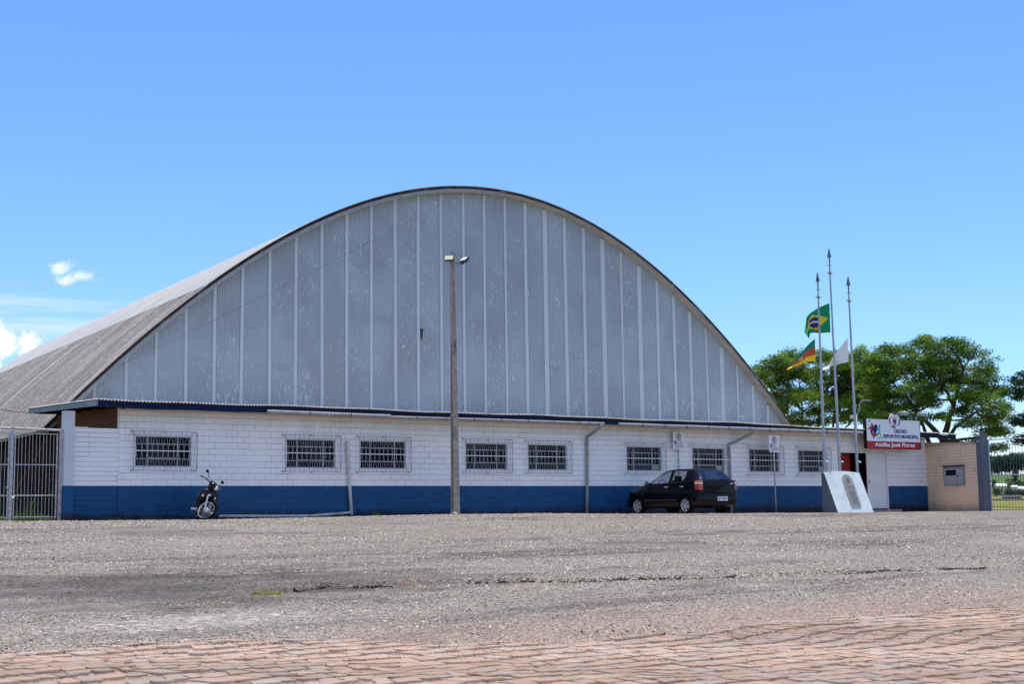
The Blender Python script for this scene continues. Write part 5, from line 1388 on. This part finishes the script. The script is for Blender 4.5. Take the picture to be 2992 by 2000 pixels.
loft([(0,-.30,.06,.25,.42),(0,-.33,.12,.36,.54),(0,-.36,.13,.46,.64)], 'side_panel', M['moto_paint'])
loft([(0,.02,.09,.16,.22),(0,.02,.13,.20,.30),(0,.02,.11,.18,.40)], 'engine', M['dark_metal'])
mb = MB(); mb.tube([(.11,.05,.25),(.13,-.2,.2),(.15,-.4,.24),(.155,-.85,.36)], [.02,.024,.042,.045], 10); mpart(mb, 'exhaust', M['chrome'])
mb = MB(); mb.tube([(-.24,.02,.25),(.24,.02,.25)], .014, 6); mb.tube([(.17,.02,.25),(.27,.02,.255)], .024, 6); mb.tube([(-.17,.02,.25),(-.27,.02,.255)], .024, 6); mpart(mb, 'footpeg', M['alloy'])
mb = MB(); mb.tube([(-.09,.0,.24),(-.17,-.02,.10),(-.215,-.03,.035)], .011, 6); mb.obox((-.222,-.03,.045),(.02,0,0),(0,.03,0),(0,0,.004)); mpart(mb, 'side_stand', M['dark_metal'])
mb = MB(); mb.tube([(.06,-.1,.6),(.16,-.42,.66)], .012, 6); mb.tube([(.10,.15,.33),(.23,.03,.26),(.24,-.1,.22)], .01, 6); mpart(mb, 'brake_pedal', M['chrome'])
loft([(0,-.72,.05,.10,.50),(0,-.74,.09,.16,.60),(0,-.76,.10,.17,.70),(0,-.78,.06,.12,.76)], 'tail_section', M['moto_paint'])
mb = MB(); mb.obox((0,-.93,.66),(.06,0,0),(0,.02,0),(0,0,.04)); mpart(mb, 'tail_lamp', M['tail_red'], False, moto, False)
mb = MB(); A = np.linspace(math.radians(30), math.radians(150), 10)
rows = [[Vector((x,-.62+math.cos(a)*.32,.28+math.sin(a)*.32)) for x in (-.06,0,.06)] for a in A]
for i in range(9):
    for j in range(2): mb.add([rows[i][j], rows[i+1][j], rows[i+1][j+1], rows[i][j+1]], [(0,1,2,3)])
mb.tube([(-.085,-.62,.28),(-.095,.0,.32)], .03, 6); mb.tube([(.10,-.62,.28),(.115,-.45,.58)], .022, 8); mb.tube([(-.10,-.62,.28),(-.115,-.45,.58)], .022, 8); mpart(mb, 'rear_fender', M['black'])

# ------------------------------------------------------------------ trees
def leaf_cloud(centers, n_per, spread, size, cols, flat=.6, droop=.3):
    """clumps of leaf sprays; centers (k,3); returns verts, faces, colours"""
    k = len(centers); n = k*n_per
    c = np.repeat(centers, n_per, 0)
    d = RNG.normal(0, 1, (n,3)); d /= np.linalg.norm(d, axis=1)[:,None]
    r = RNG.random(n)**.55
    off = d*r[:,None]*spread; off[:,2] *= flat
    p = c + off
    s = size*(.6+.8*RNG.random(n))
    ax = RNG.normal(0, 1, (n,3)); ax[:,2] = ax[:,2]*.45 - droop; ax /= np.linalg.norm(ax, axis=1)[:,None]
    nb = RNG.normal(0, 1, (n,3)); nb[:,2] += 1.0
    b = np.cross(ax, nb); b /= np.linalg.norm(b, axis=1)[:,None]
    w = s*.36
    V = np.stack([p - ax*s[:,None]*.5, p + b*w[:,None]*.5, p + ax*s[:,None]*.55, p - b*w[:,None]*.5], 1).reshape(-1,3)
    Fq = np.arange(n*4).reshape(n,4)
    base = np.array(cols)[RNG.integers(0, len(cols), k)]
    cc = np.repeat(base*(.7+.55*RNG.random((k,1))), n_per, 0)*(.6+.75*RNG.random((n,1)))
    return V, Fq, cc
def limb(mb, a, b, r0, r1, bend, n=5):
    a, b = Vector(a), Vector(b); L = (b-a).length
    side = Vector((random.uniform(-1,1), random.uniform(-1,1), random.uniform(-.2,.6)))*bend*L
    P = [a + (b-a)*t + side*math.sin(PI*t) + Vector((random.uniform(-1,1),random.uniform(-1,1),random.uniform(-1,1)))*L*.02*(0<t<1) for t in [k/n for k in range(n+1)]]
    mb.tube(P, [r0+(r1-r0)*k/n for k in range(n+1)], 7); return P
def tree(name, base, forks, pads, dep, dvar, label, cat, leafcols, barkm, trunk_r, n_clump, n_per, leaf, spread, group=None, zflat=.55):
    """pads: (u, v, ru, rv) blobs of foliage; their depth varies round dep"""
    t = thing(name, base, label, cat, group); base = Vector(base)
    mb = MB(); tips = []
    for f in forks:
        a = base + Vector((random.uniform(-.1,.1), random.uniform(-.1,.1), -.2)) if f[0] is None else f[0]
        P = limb(mb, a, f[1], f[2], f[3], .05, 7); tips.append((P[-1], f[3]))
        for q in P[3:-1]: tips.append((q, f[3]*1.2))
    cents = []
    for (u, v, ru, rv) in pads:
        dd = dep + random.uniform(-dvar, dvar); c = at(u, v, dd); px = dd/F_PX
        sx_, sz_ = ru*px*1.12, rv*px*1.12; sy_ = sx_*.85
        tp, tr = min(tips, key=lambda q: (q[0]-c).length + max(0, (q[0]-c).z)*1.5)
        P = limb(mb, tp, c - Vector((0,0,sz_*.4)), max(.025, min(tr*.8, .09)), .018, .08, 5)
        m = max(3, int(n_clump*(sx_*sz_)))
        for _ in range(m):
            d = Vector((random.gauss(0,1),random.gauss(0,1),random.gauss(0,1))).normalized(); r = random.random()**.38
            q = c + Rv*(d.x*sx_*r) + Fv*(d.y*sy_*r) + Zv*(d.z*sz_*r*(1 if d.z > 0 else .7))
            cents.append(tuple(q))
            if random.random() < .16: limb(mb, P[-2] if random.random() < .6 else P[-3], q, .016, .006, .1, 3)
    mb.build('trunk', barkm, t, smooth=True)
    V, Fq, cc = leaf_cloud(np.array(cents), n_per, spread, leaf, leafcols, zflat)
    np_mesh('crown', V - np.array(base)[None], Fq, M['leaf'], cc, parent=t)
    return t
G1 = [(.10,.19,.028),(.14,.25,.034),(.19,.30,.04),(.26,.36,.046),(.075,.145,.028),(.29,.37,.055)]
G3 = [(.03,.07,.026),(.04,.09,.03),(.055,.11,.034),(.025,.06,.024)]
def gp_(u, dep):
    p = at(u, 1480, dep); return Vector((p.x, p.y, gz(p.x, p.y)))
b = gp_(2385, 77)
tree('umbrella_tree', b, [(None, at(2392,1400,77), .20, .17), (at(2392,1400,77), at(2345,1200,77.5), .12, .06), (at(2392,1400,77), at(2405,1170,76), .12, .06), (at(2392,1400,77), at(2445,1200,77), .10, .05), (at(2392,1380,77), at(2300,1210,76.5), .10, .05), (at(2395,1400,77), at(2490,1230,76.5), .09, .04)],
     [(2215,1092,42,20),(2262,1066,52,22),(2322,1042,52,20),(2392,1046,52,22),(2452,1066,46,24),(2500,1098,50,28),(2255,1118,58,24),(2335,1092,70,28),(2415,1110,64,28),(2478,1142,54,28),(2238,1164,48,20),(2300,1158,52,22),(2372,1162,56,22),(2440,1182,52,24),(2510,1172,52,30),(2265,1204,40,16),(2500,1222,46,24),(2345,1214,38,14),(2215,1132,30,14),(2535,1206,40,30),(2530,1128,44,26),(2440,1228,40,16),(2545,1086,40,26),(2570,1150,44,32),(2190,1110,30,20),(2210,1190,34,20),(2290,1180,50,20),(2400,1200,46,20),(2200,1160,30,16),(2480,1080,40,22),(2430,1040,40,16),(2260,1226,44,16),(2390,1236,44,14),(2320,1232,30,12),(2480,1206,50,24),(2520,1140,50,30),(2300,1092,50,22),(2190,1140,24,18),(2345,1150,60,24),(2530,1040,44,24),(2550,1110,44,36),(2548,1175,44,30),(2522,1080,44,30),(2575,1200,40,26),(2455,1046,40,18),(2280,1056,46,18),(2505,1150,46,30),(2420,1150,56,26)],
     77, 1.8, 'spreading feathery green tree behind the flagpoles, nearest the arched roof', 'tree', G1, M['bark'], .2, 70, 66, .13, .40, 'trees behind the annex')
b = gp_(2780, 64)
fk = at(2758, 1290, 64)
tree('umbrella_tree', b, [(None, fk, .27, .22), (fk, at(2790,1170,63.5), .17, .08), (fk, at(2660,1190,64.5), .15, .06), (fk, at(2850,1205,63), .11, .05), (at(2790,1170,63.5), at(2815,1080,63.5), .09, .04), (at(2785,1185,63.5), at(2735,1070,64.5), .08, .04), (at(2700,1220,64.3), at(2610,1120,65), .09, .04), (at(2850,1205,63), at(2910,1230,62.5), .06, .03), (None, at(2730,1340,64.6), .2, .16), (at(2730,1340,64.6), at(2690,1230,65), .15, .06)],
     [(2560,1068,36,24),(2602,1036,44,24),(2662,1020,50,24),(2722,1006,48,22),(2784,1012,44,24),(2838,1030,44,24),(2882,1072,36,28),(2570,1112,48,26),(2632,1084,56,28),(2700,1066,60,28),(2772,1072,60,30),(2846,1104,54,30),(2902,1132,36,28),(2600,1152,50,24),(2668,1136,56,26),(2742,1130,60,28),(2812,1152,54,26),(2882,1182,48,28),(2560,1192,48,24),(2630,1204,46,20),(2712,1182,44,18),(2862,1226,44,20),(2916,1218,34,24),(2936,1196,26,18),(2884,1268,40,18),(2930,1262,28,18),(2845,1290,32,12),(2898,1310,36,13),(2930,1308,22,10),(2560,1152,36,22),(2620,1238,34,14),(2790,1000,20,12),(2706,990,20,8),(2640,1060,50,26),(2700,1100,56,26),(2800,1100,50,26),(2860,1150,46,26),(2590,1230,46,16),(2700,1160,46,24),(2820,1196,44,22),(2560,1226,40,18),(2740,1050,50,22),(2668,1222,40,14),(2930,1150,20,20),(2545,1130,34,28),(2540,1085,34,26),(2580,1060,36,22),(2740,1216,44,14),(2660,1180,50,24),(2900,1250,34,16),(2820,1240,36,12)],
     64, 1.7, 'largest feathery green tree, its trunk behind the right end of the sign', 'tree', G1[:5]+[(.055,.12,.02)], M['bark'], .25, 74, 68, .12, .37, 'trees behind the annex')
b = gp_(3090, 58)
tree('dark_tree', b, [(None, at(3080,1300,58), .2, .15), (at(3080,1300,58), at(3010,1180,58), .1, .05), (at(3080,1300,58), at(3070,1120,58), .1, .05)],
     [(2985,1108,40,22),(3040,1100,50,30),(2965,1142,30,14),(3010,1160,50,28),(3080,1150,60,40),(3000,1215,40,22),(2980,1240,28,20),(3050,1230,60,36),(3020,1282,46,22),(2985,1288,24,14),(3100,1200,50,40)],
     58, 1.2, 'dark blue green tree cut off by the right edge', 'tree', G3, M['bark'], .2, 75, 60, .13, .28)

# ------------------------------------------------------------------ far country seen through the side gate
def far_tree(u, vtop, vbot, ru, dep, label, cols, shape='round', name='field_tree'):
    p = at(u, vbot, dep); px = dep/F_PX; h = (vbot-vtop)*px; r = ru*px
    z0 = min(p.z, gz(p.x, p.y)); base = Vector((p.x, p.y, z0))
    t = thing(name, base, label, 'tree', 'trees beyond the side gate')
    h = p.z + h - z0
    mb = MB(); mb.tube([(p.x,p.y,z0-.2),(p.x+.05*r,p.y,z0+h*.5),(p.x,p.y,z0+h*.8)], [r*.10,r*.07,r*.03], 6); mb.build('trunk', M['bark'], t)
    c = []
    for _ in range(60):
        if shape == 'cone':
            k = random.random(); a = random.random()*6.28; rr = r*(1-k*.85)*random.random()**.5; c.append((p.x+rr*math.cos(a), p.y+rr*math.sin(a), z0+h*(.15+.83*k)))
        else:
            d = Vector((random.gauss(0,1),random.gauss(0,1),random.gauss(0,1))).normalized()*random.random()**.4
            c.append((p.x+d.x*r, p.y+d.y*r, z0+h*.58+d.z*h*.42))
    V, Fq, cc = leaf_cloud(np.array(c), 26, r*.34, r*.24, cols, .7)
    np_mesh('crown', V - np.array(base)[None], Fq, M['leaf'], cc, parent=t)
GF = [(.035,.075,.03),(.05,.10,.035),(.065,.12,.04)]
far_tree(2968, 1372, 1425, 22, 300, 'dark cone shaped tree standing above the far white roofs', [(.03,.055,.035),(.04,.07,.04)], 'cone')
far_tree(2946, 1398, 1424, 12, 290, 'light green round tree in front of the dark cone shaped tree', [(.08,.14,.03),(.10,.17,.04)])
far_tree(2904, 1403, 1424, 13, 300, 'round tree behind the leftmost far white roof', GF)
far_tree(2990, 1404, 1430, 12, 280, 'light green bush tree beside the rightmost white roof', [(.08,.14,.03),(.09,.15,.04)])
far_tree(2886, 1343, 1372, 6, 140, 'small dark tree half hidden by the grey gate post', GF)
far_tree(2912, 1428, 1452, 15, 240, 'dark bush below the far white roofs, nearest the post', GF)
far_tree(2948, 1430, 1452, 18, 235, 'dark bush below the far white roofs, in the middle', GF)
far_tree(2982, 1432, 1454, 16, 238, 'dark bush below the far white roofs, at the right edge', GF)
def house(u0, u1, v0, v1, dep, label):
    a, b_ = at(u0, v1, dep), at(u1, v1, dep); px = dep/F_PX; w = (b_-a).length; h = (v1-v0)*px
    m = (a+b_)/2; z0 = min(gz(m.x, m.y), m.z-1.0); t = thing('field_house', (m.x, m.y, z0), label, 'house', 'white roofed houses beyond the side gate')
    mb = MB(); ex, ey = Rv*w/2, Fv*w*.3
    c = Vector((m.x, m.y, (z0+m.z)/2)); mb.obox(c, ex*.94, ey*.92, Zv*((m.z-z0)/2)); mb.build('wall', M['house_wall'], t)
    mb = MB(); q = [m + ex*s_ + ey*g_ for s_, g_ in ((-1,-1),(1,-1),(1,1),(-1,1))]; rg = [m + Zv*h - ex*.98, m + Zv*h + ex*.98]
    mb.add([*q, *rg], [(0,1,5,4),(2,3,4,5),(0,4,3),(1,2,5),(3,2,1,0)]); mb.build('roof', M['roof_white'], t)
    mb = MB(); mb.obox(m - ey*.93 - Zv*((m.z-z0)*.45), ex*.12, ey*.01, Zv*((m.z-z0)*.25)); mb.build('window', M['pane'], t)
house(2885, 2897, 1410, 1416, 270, 'small white roofed house far off, nearest the grey post')
house(2908, 2940, 1414, 1421, 265, 'long white roofed house far off, second from the grey post')
house(2953, 2974, 1419, 1424, 260, 'white roofed house far off, third from the grey post')
house(2973, 2996, 1422, 1430, 255, 'white roofed house far off, at the right edge of the picture')
p = at(2880, 1469.5, 130); q = at(3060, 1469.5, 118)
mb = MB(); dirn = (q-p).normalized(); sd = Vector((-dirn.y, dirn.x, 0))
P = []
for k in range(13):
    c = p + (q-p)*k/12 - (q-p)*.3; c.z = gz(c.x, c.y); P.append(c)
for a, b_ in zip(P[:-1], P[1:]):
    mb.add([a - Zv*.3, b_ - Zv*.3, b_ + Zv*.22, a + Zv*.22, a - Zv*.3 + sd*.3, b_ - Zv*.3 + sd*.3, b_ + Zv*.22 + sd*.3, a + Zv*.22 + sd*.3], [(0,1,2,3),(3,2,6,7),(5,4,7,6)])
tag(mb.build('low_wall', M['concrete_pole']), 'low pale concrete kerb wall crossing the grass field beyond the side gate', 'wall')
p = at(2955, 1451, 180); sh = thing('field_shed', (p.x, p.y, gz(p.x,p.y)), 'long low grey shed roof at the far edge of the grass field', 'shed')
mb = MB(); mb.obox(p + Zv*.0, Rv*1.05, Fv*.8, Zv*.14); mb.build('roof', M['meter'], sh)
mb = MB(); mb.obox(Vector((p.x,p.y,(p.z-.14+gz(p.x,p.y))/2)), Rv*.98, Fv*.7, Zv*max(.1,(p.z-.14-gz(p.x,p.y))/2)); mb.build('wall', M['dark_metal'], sh)
# wooded hill top: one mass of tall slim trees
cs = []; trunks = MB()
for _ in range(520):
    dep = random.uniform(530, 600); u = random.uniform(2820, 3250) if random.random() < .7 else random.uniform(1900, 3600)
    p = at(u, 1480, dep); g0 = gz(p.x, p.y); h = random.uniform(5.6, 7.6)*(1.15 if u > 2960 else 1); r = random.uniform(.9, 1.7)
    trunks.tube([(p.x,p.y,g0-.5),(p.x,p.y,g0+h*.9)], [.07,.04], 4)
    for _ in range(13):
        k = random.random()**.7; a = random.random()*6.28
        cs.append((p.x+r*math.cos(a)*random.random(), p.y+r*math.sin(a)*random.random(), g0+h*(.30+.66*k)))
V, Fq, cc = leaf_cloud(np.array(cs), 16, 1.3, .95, [(.04,.075,.06),(.045,.085,.065),(.035,.065,.06)], 1.0)  # bluish greens: distance haze put into the leaf colours
w = np_mesh('hill_wood', V, Fq, M['leaf'], cc); tag(w, 'wood of tall slim trees along the far hill top', 'wood', kind='stuff')
tk = trunks.build('trunks', M['bark'], w)
tk['kind'] = 'stuff'

# ------------------------------------------------------------------ sky, sun, camera
SUN_EL, SUN_AZ = math.radians(84), math.radians(72)      # azimuth from +Y towards +X
wd_ = bpy.data.worlds.new('World'); sc.world = wd_; wd_.use_nodes = True
q = NT.__new__(NT); q.mat = None; q.t = wd_.node_tree; q.n = q.t.nodes
bg = q.n['Background']
sky = q.n.new('ShaderNodeTexSky'); sky.sky_type = 'NISHITA'; sky.sun_disc = False
sky.sun_elevation = SUN_EL; sky.sun_rotation = SUN_AZ; sky.altitude = 100; sky.air_density = 1.0; sky.dust_density = .15; sky.ozone_density = 2.2
tc = q.n.new('ShaderNodeTexCoord'); D = tc.outputs['Generated']
def dirof(u, v):
    d = ray(u, v).normalized(); return (d.x, d.y, d.z)
def vdot(a, b):
    n = q.n.new('ShaderNodeVectorMath'); n.operation = 'DOT_PRODUCT'; q.put(n.inputs[0], a); n.inputs[1].default_value = b; return n.outputs['Value']
fine = q.noise(D, 48, 8, .66, .3); mid = q.noise(D, 14, 7, .6)
def puff(u, v, rad, lo=.20, hi=.62, squash=1.0):
    n1 = q.n.new('ShaderNodeVectorMath'); n1.operation = 'SUBTRACT'; q.put(n1.inputs[0], D); n1.inputs[1].default_value = dirof(u, v)
    n2 = q.n.new('ShaderNodeVectorMath'); n2.operation = 'MULTIPLY'; q.put(n2.inputs[0], n1.outputs[0]); n2.inputs[1].default_value = (1/rad, 1/rad, squash/rad)
    n3 = q.n.new('ShaderNodeVectorMath'); n3.operation = 'LENGTH'; q.put(n3.inputs[0], n2.outputs[0]); f = q.math('MINIMUM', n3.outputs['Value'], 1.6)
    m = q.math('SUBTRACT', 1.0, f)                 # 1 centre .. 0 rim
    k = q.math('ADD', q.math('MULTIPLY', m, .60), q.math('MULTIPLY', q.math('SUBTRACT', fine, .5), 1.5))
    return q.step(k, lo, hi)
z = q.sep(D)[2]
clouds = q.math('MULTIPLY', q.math('MAXIMUM', puff(172, 783, .013, .18, .6, 1.3), q.math('MAXIMUM', puff(245, 812, .019, .2, .6, 2.3), puff(200, 822, .016, .2, .6, 1.8))), .72)
clouds = q.math('MAXIMUM', clouds, q.math('MAXIMUM', puff(70, 1005, .021, .14, .42), puff(20, 995, .023, .14, .42)))
clouds = q.math('MAXIMUM', clouds, q.math('MULTIPLY', puff(-50, 1020, .03, .16, .4), 1.0))
st_ = q.noise(q.scale(D, (3, 3, 60)), 1.0, 6, .6)
left = q.math('MULTIPLY', q.step(vdot(D, dirof(-200, 920)), math.cos(.17), math.cos(.06)), q.step(q.math('ABSOLUTE', q.math('SUBTRACT', z, dirof(100, 915)[2])), .022, .006))
clouds = q.math('MAXIMUM', clouds, q.math('MULTIPLY', q.math('MULTIPLY', left, q.step(st_, .42, .64)), .45))
bank = q.math('MULTIPLY', q.step(z, .075, .012), q.step(q.math('ADD', mid, q.math('MULTIPLY', fine, .3)), .40, .66))
right = q.step(vdot(D, dirof(3100, 1330)), math.cos(.42), math.cos(.12))
clouds = q.math('MAXIMUM', clouds, q.math('MULTIPLY', q.math('MULTIPLY', bank, right), .95))
wisp = q.math('MULTIPLY', q.step(q.noise(q.scale(D, (2.2, 6, 26)), 1.0, 8, .68, .6), .56, .80), q.math('MULTIPLY', q.step(vdot(D, dirof(2750, 240)), math.cos(.15), math.cos(.02)), .12))
clouds = q.math('MAXIMUM', clouds, wisp)
# unseen cloud added behind and beside the camera to whiten the shade light
back = q.step(vdot(D, (FW.x, FW.y, 0)), .55, .0)
cum = q.math('MULTIPLY', q.step(q.noise(q.scale(D, (1, 1, 1.8)), 2.6, 8, .6), .44, .60), q.math('MULTIPLY', back, q.step(z, .0, .06)))
clouds = q.math('MAXIMUM', clouds, q.math('MULTIPLY', cum, .45))
shade = q.mix(q.step(mid, .35, .65), (6.9, 7.2, 7.8), (8.3, 8.4, 8.5))
grade = q.mix(1.0, sky.outputs[0], (.765, 1.035, 1.46), 'MULTIPLY')
q.put(bg.inputs['Color'], q.mix(clouds, grade, shade)); bg.inputs['Strength'].default_value = .13
sun = bpy.data.lights.new('sun', 'SUN'); sun.energy = 4.2; sun.angle = math.radians(.53); sun.color = (1.0, .95, .865)
so = bpy.data.objects.new('sun', sun); COL.objects.link(so)
sd_ = Vector((math.sin(SUN_AZ)*math.cos(SUN_EL), math.cos(SUN_AZ)*math.cos(SUN_EL), math.sin(SUN_EL)))
so.location = sd_*60; so.rotation_euler = sd_.to_track_quat('Z', 'Y').to_euler()
cam = bpy.data.cameras.new('camera'); co = bpy.data.objects.new('camera', cam); COL.objects.link(co)
cam.sensor_width = 36; cam.sensor_fit = 'HORIZONTAL'; cam.lens = 36*F_PX/2992; cam.clip_end = 6000; cam.clip_start = .1
mw = Matrix((( RT.x, UP.x, -FW.x, CAM.x),(RT.y, UP.y, -FW.y, CAM.y),(RT.z, UP.z, -FW.z, CAM.z),(0,0,0,1)))
co.matrix_world = mw; sc.camera = co
sc.view_settings.view_transform = 'Standard'; sc.view_settings.look = 'None'; sc.view_settings.gamma = 1
sc.view_settings.exposure = 0.16
sc.render.film_transparent = False
